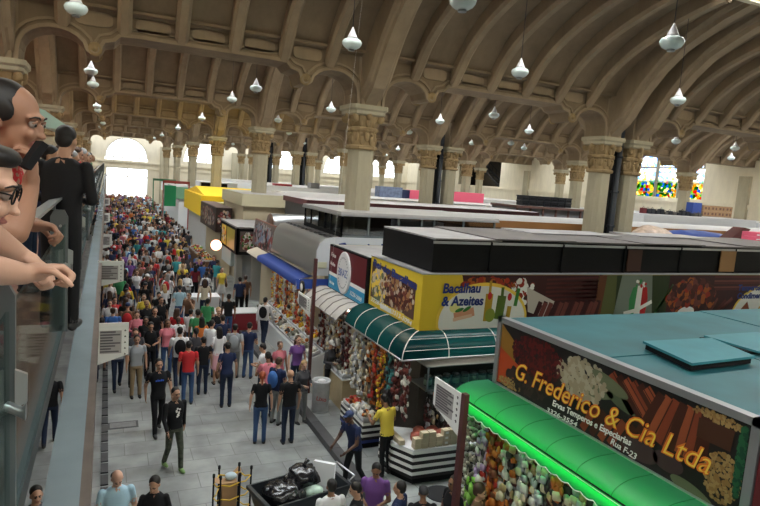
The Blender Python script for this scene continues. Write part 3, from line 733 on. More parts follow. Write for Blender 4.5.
# side of the yellow sign facing the aisle
O2b = Vector((6.198, 13.72, 3.12))
P = [('poly', C('photo_dark', (.1, .05, .04)), [(.06, .22), (2.45, .17), (2.45, 1.0), (.06, 1.12)], 1), ('dots', saus+[C('garlic_print', (.55, .45, .35)), C('bread_print', (.4, .2, .08))], (1.55, .6, .85, .36, 420, .06), 2),
     ('dots', [C('garlic_print', (.55, .45, .35)), inky, leafm], (.55, .6, .42, .42, 170, .08), 3), ('poly', inky, [(1.4, .05), (2.0, .04), (2.0, .2), (1.4, .21)], 3), ('poly', inkw, [(.7, .05), (1.35, .05), (1.35, .16), (.7, .16)], 4)]
art(O2b, (0, -1, 0), (0, 0, 1), P, 'picture', sign2)
slanted('Rei do Bacalhau', (.12, 1.02), (2.5, .86), .26, inkb, O2b, (0, -1, 0), (0, 0, 1), sign2, .003, .012, .008, .0)
slanted('3228-0089 / 3313-3094', (.12, .12), (2.4, .03), .15, inkw, O2b, (0, -1, 0), (0, 0, 1), sign2, .003, .012, .002)
# awning wrapping the corner
pr = arcprof(6.2, 3.12, 5.62, 2.62, 12, 0)
aw = MB(); n = len(pr)
corner = [(x, 11-(6.2-x)*.75, z) for x, z in pr]
far = [(x, 13.85, z) for x, z in pr]; right = [(21, 11-(6.2-x)*.75, z) for x, z in pr]
aw.add(corner+far, [(i, i+1, n+i+1, n+i) for i in range(n-1)], darkgreen, True)
aw.add(corner+right, [(i, i+1, n+i+1, n+i) for i in range(n-1)], darkgreen, True)
child(aw.build('awning', weld=False), s2)
aw = MB()
for y in (13.2, 12.5, 11.8, 11.2): aw.tube([(x-.006, min(13.85, max(y, 11-(6.2-x)*.75)), z+.006) for x, z in pr], .008, inkw, 5)
aw.tube([(x-.004, y-.004, z+.005) for x, y, z in corner], .012, inkw, 5)
for x in [6.75+1.25*k for k in range(11)]: aw.tube([(x, p[1]-.006, p[2]+.006) for p in corner], .009, inkw, 5)
for k in (5, 9): 
    p = corner[k]; aw.tube([(p[0], p[1]-.004, p[2]), (21, p[1]-.004, p[2])], .006, inkw, 4)
child(aw.build('awning_piping', weld=False), s2)
aw = MB().tube([(corner[-1][0], 13.85, 2.62), corner[-1], (21, corner[-1][1], 2.62)], .02, steel, 6)
child(aw.build('awning_rail'), s2)
child(MB().tube([(6.0, 11.3, 2.75), (6.0, 13.6, 2.75)], .02, tube_w, 8).build('light_tube'), s2)
child(MB().tube([(6.5, 10.9, 2.7), (9.5, 10.9, 2.7)], .02, tube_w, 8).build('light_tube'), s2)
# shelf with jars on the near side
sh_ = MB().box(6.3, 21, 10.55, 10.62, 1.95, 2.2, glass_mat('case_glass', (.8, .9, .88), .1)).box(6.25, 21, 10.55, 11.3, 1.9, 1.94, steel).box(6.25, 21, 10.58, 11.3, 2.42, 2.44, steel)
for x in (6.26, 8.2, 10.2): sh_.box(x, x+.03, 10.55, 10.58, 1.9, 2.45, steel)
child(sh_.build('display_shelf', weld=False), s2)
jarb = C('jar_black', (.02, .03, .03), .3); jarl = C('jar_label', (.25, .36, .26)); lidm = C('jar_lid', (.04, .05, .05), .3)
for k in range(9):
    mb = MB().lathe([(.085, 0), (.09, .02), (.09, .17), (.075, .2)], jarb, n=12); mb.lathe([(.092, .03), (.092, .15)], jarl, n=12)
    o = mb.build('jar'); o.location = (6.42+k*.235, 10.8, 1.94); l_ = MB().lathe([(.078, .2), (.085, .2), (.085, .235), (0, .24)], lidm, n=12).build('lid', parent=o)
    tag(o, '%s black jar with pale green label on the glass shelf under the dark green awning' % ['leftmost', 'second', 'third', 'fourth', 'fifth', 'sixth', 'seventh', 'eighth', 'ninth'][k], 'jar', 'jars on the glass shelf')
# black storage boxes on its roof
bb = empty('rooftop_storage', (6.6, 11.3, 4.34), 'long black panelled storage box on the roof behind the yellow sign', 'storage box')
mb = MB()
xs = [6.6, 8.15, 10.3, 12.4, 14.5, 16.8, 20.6]
for a, b in zip(xs[:-1], xs[1:]):
    mb.box(a, b-.02, 11.35, 14.0, 4.36, 5.08, black)
child(mb.build('box_body', weld=False), bb)
mb = MB()
for a, b in zip(xs[:-1], xs[1:]): mb.box(a-.01, b, 11.32, 11.36, 5.0, 5.06, alu); mb.box(b-.05, b, 11.31, 11.36, 4.36, 5.06, blackm)
child(mb.build('box_trim', weld=False), bb)
ps = [(6.6, 8.4, 11.3, 14.0, 5.09, roofg), (8.2, 10.6, 11.25, 14.2, 5.12, roofd), (10.3, 13.0, 11.3, 13.2, 5.10, roofd), (10.6, 14, 13, 14.4, 5.14, roofg), (13, 15.4, 11.3, 14.1, 5.12, roofd), (15.2, 18, 11.25, 13.3, 5.10, roofd), (17.2, 20.8, 11.3, 14.1, 5.13, roofd), (15, 18.4, 13.2, 14.5, 5.15, roofg)]
mb = MB()
for (a, b, c, d_, z, m_) in ps: mb.box(a, b, c, d_, z, z+.035, m_)
child(mb.build('lid_panels', weld=False), bb)
tag(MB().box(16.1, 16.75, 11.28, 11.31, 4.4, 5.0, C('cardboard', (.35, .2, .09), .8)).build('board', loc=(16.4, 11.28, 4.4)), 'brown board leaning on the black rooftop storage box', 'board')
tag(MB().box(12.45, 12.95, 11.28, 11.31, 4.4, 4.98, C('dark_board', (.05, .02, .012), .7)).build('board', loc=(12.7, 11.28, 4.4)), 'dark brown board leaning on the middle of the black rooftop storage box', 'board')

# ---- stall 3 : maroon and blue sign, grey awning ------------------------------------
s3 = empty('market_stall', (6.9, 15.2, .15), 'market stall with maroon and blue sign, oval badge and pale grey ribbed awning', 'stall', 'market stalls')
child(MB().box(6.22, 9.5, 13.85, 16.65, 4.18, 4.27, roofg).build('roof_sheet'), s3)
sb = MB().box(6.12, 6.22, 13.8, 16.65, 2.98, 4.3, blackm); sign3 = child(sb.build('sign_board'), s3)
O3 = Vector((6.118, 16.6, 3.02)); W3 = 2.75
P = [('poly', maroon, [(0, .4), (W3, .36), (W3, 1.23), (0, 1.23)], 1), ('poly', inkw, [(0, .36), (W3, .32), (W3, .44), (0, .48)], 2), ('poly', lblue, [(0, 0), (W3, 0), (W3, .33), (0, .38)], 3),
     ('ell', C('badge_white', (.75, .75, .75)), (1.25, .62, .5, .6, 0), 4), ('ell', C('badge_ring', (.25, .25, .28)), (1.25, .62, .42, .5, 0), 5), ('ell', C('badge_white', (.75, .75, .75)), (1.25, .62, .4, .48, 0), 6)]
art(O3, (0, -1, 0), (0, 0, 1), P, 'picture', sign3)
bd = MB().lathe([(.5, 0), (.5, .03), (.47, .05)], C('badge_white', (.75, .75, .75)), n=28)
o = bd.build('badge'); o.data.transform(frame(O3+Vector((-.004, -1.25, .62)), (0, -1, 0), (0, 0, 1))@Matrix.Scale(1.2, 4, (0, 1, 0))); child(o, sign3)
bz = O3+Vector((-.055, 0, 0))
text('BRAZ', .3, C('ink_greyblue', (.2, .25, .45)), frame(bz+Vector((0, -.93, .52)), (0, -1, 0), (0, 0, 1)), 'lettering', sign3, .004, 0, .8, .006)
ringt = MB()
for k in range(26):
    t = 2*PI*k/26; F = frame(bz+Vector((0, -1.25-.35*math.cos(t), .62+.43*math.sin(t))), (0, -1, 0), (0, 0, 1)); ringt.box(-.02, .02, -.02, .02, 0, .003, C('badge_ring', (.25, .25, .28)), F)
child(ringt.build('badge_marks', weld=False), sign3)
for s_, a, b, sz in (('Frios', (.1, .95), (.52, .93), .17), ('Bacalhau', (.08, .7), (.5, .67), .15), ('Queijos e Azeites', (.1, .14), (.75, .1), .14), ('3228-2088', (1.75, .12), (2.6, .08), .16)):
    slanted(s_, a, b, sz, inkw, O3, (0, -1, 0), (0, 0, 1), sign3, .003, .01, .002)
pr = [(6.12, 3.0), (5.9, 3.0), (5.65, 2.9), (5.45, 2.72), (5.42, 2.66)]
gaw = C('grey_vinyl', (.48, .45, .42), .6)
child(MB().strip(pr, 13.9, 16.75, gaw, axis='y').build('awning'), s3)
mb = MB()
for k in range(7): mb.tube([(x-.005, 13.9+k*.475, z+.008) for x, z in pr], .014, C('awning_rib', (.2, .18, .17)), 5)
mb.tube([(5.41, 13.9, 2.66), (5.41, 16.75, 2.66)], .015, steel, 6)
child(mb.build('awning_frame', weld=False), s3)
child(MB().tube([(5.9, 14, 2.8), (5.9, 16.5, 2.8)], .02, tube_w, 8).build('light_tube'), s3)
body(s3, 6.5, 9.5, 13.9, 17.5, 4.18, beige)
block_later = (9.6, 20.9, 13.9, 17.8)

# ---- stall 4 : silver rounded stall with blue awning
s4 = empty('market_stall', (6.9, 20.5, .15), 'silver metal clad market stall with white end panel and blue awning', 'stall', 'market stalls')
body(s4, 6.5, 12.9, 18.02, 23.4, 4.2, beige)
pr = [(6.1, 3.12), (6.05, 3.2), (6.1, 3.3), (6.16, 3.9), (6.24, 4.12), (6.4, 4.28), (6.7, 4.33)]
child(MB().strip(pr, 18, 23.4, steel, axis='y').build('fascia'), s4)
mb = MB()
for k in range(9): mb.box(6.7+k*.7, 7.32+k*.7, 18, 23.4, 4.31, 4.36, roofd); 
mb.box(6.6, 12.9, 18, 23.4, 4.28, 4.32, roofg)
for k in range(10): mb.box(6.5, 7.6, 18.3+k*.5, 18.42+k*.5, 4.34, 4.37, C('roof_slat', (.03, .03, .03)))
child(mb.build('roof_sheet', weld=False), s4)
ep = MB().prism([(6.14, 3.1), (6.14, 3.9), (6.24, 4.14), (6.42, 4.3), (6.7, 4.36), (12.9, 4.36), (12.9, 3.1)], 17.92, 18.0, C('end_panel', (.6, .63, .68), .3), axis='y'); ep = child(ep.build('end_panel'), s4)
mb = MB().tube([(6.8, 17.9, 3.98), (6.9, 17.9, 4.14), (7.08, 17.9, 4.17), (7.15, 17.9, 4.1)], [.02, .035, .04, .02], inkb, 6)
for (x, w_, h_) in ((7.75, .1, .08), (7.9, .06, .12), (8.25, .1, .08), (8.4, .07, .14), (8.6, .07, .08)): mb.box(x, x+w_, 17.9, 17.93, 4.0, 4.05+h_, inkb)
child(mb.build('lettering', weld=False), ep)
child(MB().box(6.2, 6.5, 17.9, 17.93, 3.35, 3.55, C('plate_cream', (.6, .6, .45))).build('plate'), ep)
bl = C('blue_vinyl', (.02, .06, .3), .5)
child(MB().strip([(6.1, 3.1), (5.6, 3.0), (5.5, 2.95), (5.5, 2.78)], 17.9, 23.3, bl, axis='y').strip([(6.1, 3.1), (5.9, 3.14)], 17.9, 23.3, steel, axis='y').strip([(17.9, 3.0), (17.8, 2.7)], 5.5, 6.6, bl, axis='x').build('awning'), s4)
child(MB().tube([(5.9, 18.2, 2.8), (5.9, 23, 2.8)], .025, tube_w, 8).build('light_tube'), s4)
# glazed room on its roof around the column
gh = empty('rooftop_office', (9, 19.8, 4.36), 'glazed rooftop office with grey frame and flat roof around the tall column', 'rooftop room')
child(MB().box(6.9, 13.1, 17.95, 22.1, 5.1, 5.2, roofw).box(6.88, 13.12, 17.93, 22.12, 5.06, 5.12, alu).build('roof_slab', weld=False), gh)
mb = MB(); fr_ = C('green_grey_frame', (.16, .19, .2), .4, metal=.3)
for x in (6.95, 7.9, 9.0, 9.9, 10.4, 11.6, 12.95): mb.box(x, x+.06, 18, 18.06, 4.38, 5.08, fr_)
for y in (18, 19.0, 19.6, 20.3, 21.2, 21.95): mb.box(6.95, 7.01, y, y+.06, 4.38, 5.08, fr_ if y < 18.5 else blackm)
mb.box(6.95, 13, 18, 18.06, 4.36, 4.42, fr_); mb.box(6.95, 7.01, 18, 22, 4.36, 4.5, blackm)
child(mb.build('window_frame', weld=False), gh)
gl = glass_mat('grey_glass', (.7, .72, .73), .12)
child(MB().box(6.97, 7.0, 18.05, 22, 4.4, 5.06, gl).box(6.97, 13, 18.02, 18.04, 4.4, 5.06, gl).build('glazing', weld=False), gh)
child(MB().box(8.9, 9.9, 20.4, 21.0, 4.36, 5.0, brownw).box(7.5, 8.4, 21.4, 21.9, 4.36, 4.9, darkbody).box(10.4, 12.6, 21, 21.8, 4.36, 4.75, white).build('furniture', weld=False), gh)

# ---- stall 5: photo panel and silver barrel
s5 = empty('market_stall', (6.9, 25.2, .15), 'market stall with silver barrel roof and slanting food photo panel', 'stall', 'market stalls')
body(s5, 6.6, 13, 23.5, 27.1, 4.0, beige)
F = frame(Vector((6.15, 27.2, 2.95)), (0, -1, 0), (.1, 0, 1)); fp = MB(); fp.box(0, 3.6, 0, 1.2, -.06, 0, C('rust_edge', (.3, .13, .09)), F); fp = child(fp.build('photo_panel'), s5)
art(Vector((6.14, 27.2, 2.95)), (0, -1, 0), (.1, 0, 1), [('poly', C('photo_mid', (.16, .12, .11)), [(0, 0), (3.6, 0), (3.6, 1.15), (0, 1.15)], 1), ('dots', [C('photo_blue', (.18, .22, .3)), inkk, C('photo_red', (.25, .05, .05)), C('photo_grey', (.35, .33, .33))], (1.8, .57, 1.7, .5, 240, .12), 2)], 'picture', fp)
mb = MB().lathe([(.62, 0), (.62, 4.2)], steel, (6.35, 24.8, 3.95), n=24, M=Matrix.Rotation(PI/2, 4, 'Y')); child(mb.build('barrel_roof'), s5)
mb = MB().lathe([(0, -.03), (.6, -.03), (.63, 0)], C('photo_brown', (.12, .07, .05), var=.6, scale=6), (6.34, 24.8, 3.95), n=24, M=Matrix.Rotation(PI/2, 4, 'Y')); child(mb.build('barrel_end'), s5)
child(MB().strip([(6.15, 2.95), (5.75, 2.8), (5.7, 2.7)], 23.5, 26.2, C('cream_vinyl', (.6, .52, .42)), axis='y').build('awning'), s5)

# ---- stall 6: black framed snack stall with big letter panel
s6 = empty('market_stall', (6.4, 30, .15), 'black framed snack stall with letter K panel and round red lamp sign', 'stall', 'market stalls')
body(s6, 6.3, 8.6, 27.8, 31.8, 3.5, C('snack_white', (.5, .5, .48)))
child(MB().box(5.5, 8.6, 27.5, 31.85, 3.6, 3.68, roofg).build('roof_sheet'), s6)
kb = MB().box(5.5, 5.58, 27.5, 31.8, 2.38, 3.62, blackm).box(5.5, 8.0, 27.5, 27.58, 2.38, 3.62, blackm); kb = child(kb.build('sign_board', weld=False), s6)
cream_i = C('ink_cream', (.62, .5, .35))
P = [('poly', C('photo_mid', (.16, .12, .11)), [(.15, .15), (1.4, .15), (1.4, 1.1), (.15, 1.1)], 1), ('dots', [cream_i, C('photo_red', (.25, .05, .05)), leafg, inkw], (.6, .62, .4, .4, 110, .07), 2),
     ('poly', cream_i, [(.85, .5), (1.35, .1), (1.65, .1), (1.65, 1.1), (1.35, 1.1), (.85, .72)], 3), ('bar', blackm, (.8, .6, 1.5, 1.15, .2), 4), ('bar', blackm, (.8, .6, 1.5, .05, .2), 4), ('poly', inky, [(1.7, .95), (2.4, .9), (2.4, 1.15), (1.7, 1.15)], 3)]
art(Vector((5.5, 27.498, 2.38)), (1, 0, 0), (0, 0, 1), P, 'picture', kb)
P = [('poly', inky, [(.15, .12), (1.4, .12), (1.4, 1.1), (.15, 1.1)], 1), ('poly', C('olive_panel', (.35, .3, .05)), [(1.6, .12), (3.6, .12), (3.6, 1.1), (1.6, 1.1)], 1), ('dots', [inkk, inko, inkw], (.8, .6, .6, .35, 40, .08), 2)]
art(Vector((5.498, 31.6, 2.38)), (0, -1, 0), (0, 0, 1), P, 'picture', kb)
mb = MB().lathe([(0, 0), (.26, 0), (.26, .08), (0, .1)], mat('lamp_sign', (1, .5, .35), emit=5, ecol=(1, .42, .28)), n=20); o = mb.build('lamp_sign'); o.data.transform(frame(ony(216, 245, 30), (1, 0, 0), (0, 0, 1))); child(o, s6)
child(MB().box(5.6, 5.9, 27.9, 28.3, .15, 2.4, C('pillar_grey', (.35, .35, .33))).build('pillar'), s6); child(MB().box(5.55, 5.8, 29, 31.5, 1.6, 2.38, C('panel_pale', (.5, .6, .58))).build('lower_panel'), s6)

# ---- stalls further down
def stall(lab, x0, x1, y0, y1, zt, zs, board, bodym=beige, roofm=roofg, dots=None, aw=None, lip=.1):
    s = empty('market_stall', ((x0+x1)/2, (y0+y1)/2, .15), lab, 'stall', 'market stalls')
    body(s, x0+.35, x1, y0+.1, y1-.1, zt-.08, bodym)
    child(MB().box(x0, x1, y0, y1, zt-.06, zt, roofm).build('roof_sheet'), s)
    b = child(MB().box(x0-.04, x0+.04, y0, y1, zs, zt-.03, board).box(x0, x1, y0-.03, y0+.03, zs, zt-.03, board).build('sign_board', weld=False), s)
    if dots: art(Vector((x0-.042, y1, zs)), (0, -1, 0), (0, 0, 1), [('dots', dots, ((y1-y0)/2, (zt-zs)/2, (y1-y0)*.44, (zt-zs)*.4, 120, .1), 1)], 'picture', b)
    if dots: art(Vector((x0, y0-.032, zs)), (1, 0, 0), (0, 0, 1), [('dots', dots, (min(1.2, (x1-x0)/2), (zt-zs)/2, min(1.1, (x1-x0)*.4), (zt-zs)*.38, 60, .08), 1)], 'picture', b)
    if aw: child(MB().strip([(x0, zs), (x0-.5, zs-.15), (x0-.55, zs-.3)], y0, y1, aw, axis='y').build('awning'), s)
    return s
stall('dark brown stall with photo panels between the K stall and the yellow stall', 5.7, 6.55, 34.4, 40.5, 4.1, 2.7, C('brown_black', (.04, .025, .02)), dots=[cream_i, C('photo_red', (.25, .05, .05)), C('photo_grey', (.35, .33, .33))], roofm=mat('brown_roof', (.2, .14, .13), .5))
s7 = stall('bright yellow stall with yellow pitched canopy and white walls', 6.0, 11.5, 42.5, 52.5, 4.35, 2.9, C('bright_yellow', (.95, .66, .03), .5), C('white_wall_stall', (.6, .6, .6)), C('bright_yellow', (.95, .66, .03), .5))
child(MB().prism([(42.6, 4.35), (47.5, 4.85), (52.4, 4.35)], 6.2, 11.3, C('bright_yellow', (.95, .66, .03), .5), axis='x').build('canopy'), s7)
mb = MB().prism([(6.0, 3.2), (8.4, 3.2), (8.4, 3.9), (6.0, 3.9)], 41.2, 42.3, glass_mat('smoke_glass', (.5, .45, .35), .12), axis='y'); child(mb.build('display_case'), s7)
child(MB().box(5.95, 8.5, 41.1, 42.4, 2.95, 3.2, C('bright_yellow', (.95, .66, .03), .5)).box(5.95, 8.5, 41.1, 42.4, 3.9, 3.98, C('pale_yellow', (.7, .6, .3))).build('case_frame', weld=False), s7)
stall('pale green trimmed stall near the far end of the aisle', 6.2, 12, 62, 70, 4.2, 3.0, C('pale_green', (.2, .4, .25)), white, roofw)
stall('pale grey stall next to the street door', 6.6, 14, 74, 84, 4.0, 3.0, C('pale_grey', (.5, .52, .55)), white, roofw)
# red and green portal frames down the aisle
def portal(px0, px1, pyt, Y, zb, col, lab, w_=.12):
    a, b = ony(px0, pyt, Y), ony(px1, pyt, Y); mb = MB(); z = (a.z+b.z)/2
    mb.box(a.x, a.x+w_, Y, Y+w_, 0.0 if a.x < 4.7 else .15, z, col).box(a.x, b.x, Y, Y+w_, z-.25, z, col).box(b.x-w_, b.x, Y, Y+w_, .15, z, col)
    tag(mb.build('portal_frame', loc=(a.x, Y, 0)), lab, 'frame')
portal(163, 190, 181, 60, 0, C('portal_red', (.35, .06, .05)), 'tall red frame at a stall entrance far down the aisle')
portal(153, 176, 179, 72, 0, C('portal_green', (.1, .3, .16)), 'tall green frame beyond the red one far down the aisle')
o = MB().box(-.5, .5, -.02, .02, -1.9, 0, C('banner_green', (.03, .38, .15))).box(-.6, -.5, -.03, .03, -4.4, .05, alu).build('banner'); o.location = ony(170.5, 186, 58); tag(o, 'green hanging banner beside the red frame far down the aisle', 'banner')
o.location.z = 4.4

# ---- roofs and rooftop clutter to the right, placed at their own depth
def pbox(name, x0, y0, x1, y1, Y, dep, m, lab, cat, zb=None, grp=None, kind=None):
    a, b = ony(x0, y0, Y), ony(x1, y1, Y); mb = MB()
    c = ony(x0, y1, Y)
    zt = (a.z+ony(x1, y0, Y).z)/2; z0 = zb if zb is not None else (b.z+c.z)/2
    X0, X1 = min(a.x, b.x), max(a.x, b.x)
    mb.box(X0, X1, Y, Y+dep, z0, zt, m)
    o = mb.build(name, loc=((X0+X1)/2, Y, z0)); tag(o, lab, cat, grp, kind); return o, X0, X1, z0, zt
def block(lab, x0, x1, y0, y1, zt, board, bodym, roofm, zs=None, bars=0, barm=None):
    s = empty('market_stall', ((x0+x1)/2, (y0+y1)/2, .15), lab, 'stall', 'market stalls'); zs = zs or zt-.5
    body(s, x0+.1, x1-.1, y0+.12, y1, zt-.1, bodym)
    child(MB().box(x0, x1, y0, y1, zt-.08, zt, roofm).build('roof_sheet'), s)
    child(MB().box(x0, x1, y0-.03, y0+.05, zs, zt, board).box(x0-.03, x0+.05, y0, y1, zs, zt, board).build('fascia', weld=False), s)
    if bars:
        mb = MB(); w_ = (x1-x0)/bars
        for k in range(bars+1): mb.box(x0+k*w_-.05, x0+k*w_+.05, y0+.02, y0+.12, zs-.9, zs, barm or blackm)
        child(mb.build('mullions', weld=False), s)
    return s
block('stall with cream latticed parapet box on the roof left of the maroon roof', 6.6, 14.5, 31.9, 38, 5.05, C('cream_lattice', (.6, .55, .38)), beige, roofw, 4.4)
block('long low stall with a maroon roof edge behind the glazed rooftop office', 8.7, 22.6, 27.2, 31.4, 5.12, C('maroon_edge', (.1, .03, .04)), C('dark_glazing', (.05, .05, .055)), mat('pale_roof', (.42, .4, .4), .6), 4.86, 14, C('mullion_brown', (.15, .08, .07)))
block('wide white roofed stall with an orange brown fascia right of the rooftop office', 13.4, 30, 20.4, 25.5, 5.0, C('orange_fascia', (.36, .17, .06)), brownw, roofw, 4.72)
block('stall with brown mullioned windows carrying stacked black crates', 24, 30.4, 31, 34, 5.35, C('mullion_brown', (.15, .08, .07)), C('grey_glazing', (.2, .2, .22), .3), mat('pale_roof', (.42, .4, .4), .6), 5.2, 6, C('mullion_brown', (.15, .08, .07)))
block('white stall block in front of the stained glass window', 33, 44.8, 29, 36, 5.35, white, C('cream_block', (.6, .57, .48)), roofw, 4.4)
block('white low stall by the right wall', 45, 51, 26, 40, 5.2, white, white, roofw, 4.6)
block('grey flat roofed stall row right of the paired columns', 21.6, 31.5, 14.6, 19, 4.85, roofd, darkbody, roofg, 4.5)
block('grey flat roofed stall below the right edge', 31.8, 44, 16, 27, 4.9, roofd, darkbody, roofw, 4.5)
block('grey roofed stall between the black storage box and the rooftop office', 9.6, 19.4, 14.6, 17.8, 4.3, roofd, darkbody, roofg, 4.0)
block('pale roofed stall behind the maroon roof', 12, 50, 40.5, 47, 4.9, white, white, roofw, 4.5)
block('pale stall row before the far wall windows', 12.5, 44, 52, 64, 5.1, white, C('cream_block', (.6, .57, .48)), roofw, 4.4)
block('distant pale stall row by the back wall', 14, 46, 70, 88, 4.9, white, white, roofw, 4.2)
# clutter
crate = C('black_crate', (.012, .014, .02), .5)
k = 0
for i in range(7):
    for j in range(2):
        mb = MB().box(-.26, .26, -.3, .3, 0, .3, crate).box(-.29, .29, -.33, .33, .26, .32, crate).box(-.2, .2, -.31, -.3, .08, .16, blackm)
        o = mb.build('crate', weld=False); o.location = (24.7+i*.6, 31.5, 5.37+j*.33)
        tag(o, 'black plastic crate, %s of its row of seven, %s layer' % (['leftmost', 'second', 'third', 'middle', 'fifth', 'sixth', 'rightmost'][i], ['lower', 'upper'][j]), 'crate', 'black crates on the brown framed stall')
def heap(name, px, py, Y, sx, sy, sz, m, lab, cat, seed=0):
    p = ony(px, py, Y); mb = MB().ball((0, 0, 0), 1, m, 20, 12, (sx, sy, sz))
    mb.v = [(x*(1+.25*noise.noise(Vector((x*3+seed, y*3, z*3)))), y, max(-.3*sz, z*(1+.5*noise.noise(Vector((x*2, y*2+seed, z*2)))))) for x, y, z in mb.v]
    o = mb.build(name); o.location = p; return tag(o, lab, cat)
pink = C('pink_cloth', (.75, .12, .2)); whitec = C('white_cloth', (.75, .76, .8), .7); bluec = C('blue_tarp', (.03, .07, .3), .5); greenc = C('green_cloth', (.03, .2, .12))
def onroof(o, z): 
    zz = min((o.matrix_basis@v.co).z for v in o.data.vertices); o.location.z += z-zz; return o
onroof(heap('plastic_bag', 652, 236, 16, 1.0, .5, .35, mat('bag_tan', (.5, .38, .3), .4, var=.4, scale=5), 'heap of crumpled tan and white plastic bags on the roof right of the paired columns', 'bag', 1), 4.85)
onroof(heap('tarpaulin', 692, 240, 17.6, 2.3, .5, .22, bluec, 'folded blue tarpaulin on the roofs at right', 'tarpaulin', 5), 4.85)
onroof(heap('white_sheet', 700, 243, 14.8, 1.6, .5, .16, whitec, 'crumpled white plastic sheet on the roofs at right', 'sheet', 3), 4.85)
onroof(heap('white_sheet', 730, 246, 14.8, 1.6, .5, .14, whitec, 'rumpled white sheet nearer the right edge', 'sheet', 9), 4.85)
onroof(heap('green_cloth', 727, 243, 15.6, 1.2, .4, .14, greenc, 'green cloth bundle on the roof near the right edge', 'cloth', 4), 4.85)
mb = MB().prism([(-.5, 0), (.3, 0), (.9, .55), (.5, .6)], 0, .5, C('dark_red_box', (.07, .012, .012)), axis='y'); o = mb.build('open_box'); o.location = (ony(735, 240, 16).x, 16, 4.86); tag(o, 'open dark red box on the roof near the right edge', 'box')
for i in range(3):
    o = MB().box(-.5, .6, -.3, .3, 0, .16, pink).box(-.5, .6, -.31, -.3, .05, .09, inkw).build('pink_bundle', weld=False); o.location = (ony(757, 238, 15).x, 15, 4.86+.17*i)
    tag(o, 'pink bundle at the right edge, %s of its stack' % ['bottom', 'middle', 'top'][i], 'bundle', 'pink bundles')
cb = C('cardboard_box', (.36, .22, .12), .8)
for i in range(4):
    for j in range(2):
        o = MB().box(-.42, .42, -.35, .35, 0, .42, cb).box(-.3, -.05, -.352, -.35, .12, .3, C('box_print', (.15, .07, .04))).box(.1, .3, -.352, -.35, .1, .3, C('box_print', (.15, .07, .04))).build('cardboard_box', weld=False)
        o.location = (43.4+i*.86-.4, 32.2, 5.37+.43*j); tag(o, 'brown cardboard box by the right wall, %s in its row, %s layer' % (['leftmost', 'second', 'third', 'rightmost'][i], ['lower', 'upper'][j]), 'box', 'cardboard boxes before the right wall')
o = MB().box(-.5, .5, -.3, .3, 0, 1.0, bluec).build('blue_drum'); o.location = (41.9, 32.2, 5.37); tag(o, 'blue plastic container beside the cardboard boxes', 'container')
onroof(heap('brown_sacks', 706, 212, 33, 1.6, .5, .5, brownw, 'brown sacks piled behind the blue container', 'sacks', 6), 5.36)
for i in range(14):
    m_ = rng.choice([crate, darkbody, maroon, crate]); h_ = rng.uniform(.2, .38)
    o = MB().box(-.16, .16, -.16, .16, 0, h_, m_).tube([(-.12, 0, h_), (0, 0, h_+.1), (.12, 0, h_)], .02, m_, 5).build('toolbox'); o.location = (34.3+i*.44, 30.3, 5.36)
    tag(o, 'small dark crate in the long row below the stained glass, number %s from the left' % ['one', 'two', 'three', 'four', 'five', 'six', 'seven', 'eight', 'nine', 'ten', 'eleven', 'twelve', 'thirteen', 'fourteen'][i], 'crate', 'row of small dark crates below the stained glass')
pbox('pink_awning_roof', 447, 192.5, 484, 196.5, 45.8, 1, pink, 'bright pink tarpaulin roof seen behind the maroon roof', 'tarpaulin', 4.91)
pbox('pink_sheet', 411, 190.5, 425, 198.5, 45.8, 1, pink, 'bright pink sheet left of the paired columns', 'tarpaulin', 4.91)
pbox('plastic_sheet', 380, 187, 402, 197, 46, 1, C('blue_grey_plastic', (.16, .2, .3), var=.4, scale=4), 'stack wrapped in blue grey plastic right of the tall column', 'stack', 4.91)
pbox('dark_cart', 403, 190, 410, 197, 46, 1, C('navy_box', (.02, .03, .08)), 'dark navy box left of the pink sheet', 'box', 4.91)
pbox('grey_cabinet', 311, 183, 319, 196, 52.3, 1, C('grey_cabinet', (.2, .2, .2)), 'grey cabinet on the roofs left of the tall column', 'cabinet', 5.11)
pbox('white_awning', 319, 187, 344, 196, 52.3, 1, white, 'white cabinet row beside the grey cabinet', 'cabinet', 5.11)
pbox('red_trolley', 275, 184, 292, 190, 54, 1, C('trolley_red', (.4, .05, .06)), 'small red and dark trolley on the far roofs', 'trolley', 5.11)
wb_ = pbox('white_booth', 200, 182.5, 237, 193, 56.0, 3, white, 'white booth with a wide black opening beyond the yellow canopy', 'booth', .15)[0]
p0, p1 = ony(201, 184, 55.98), ony(227, 190, 55.98)
bo = MB().box(p0.x, p1.x, 55.9, 55.99, min(p0.z, p1.z)-.3, min(p0.z, p1.z)+.55, black).build('opening'); child(bo, wb_)

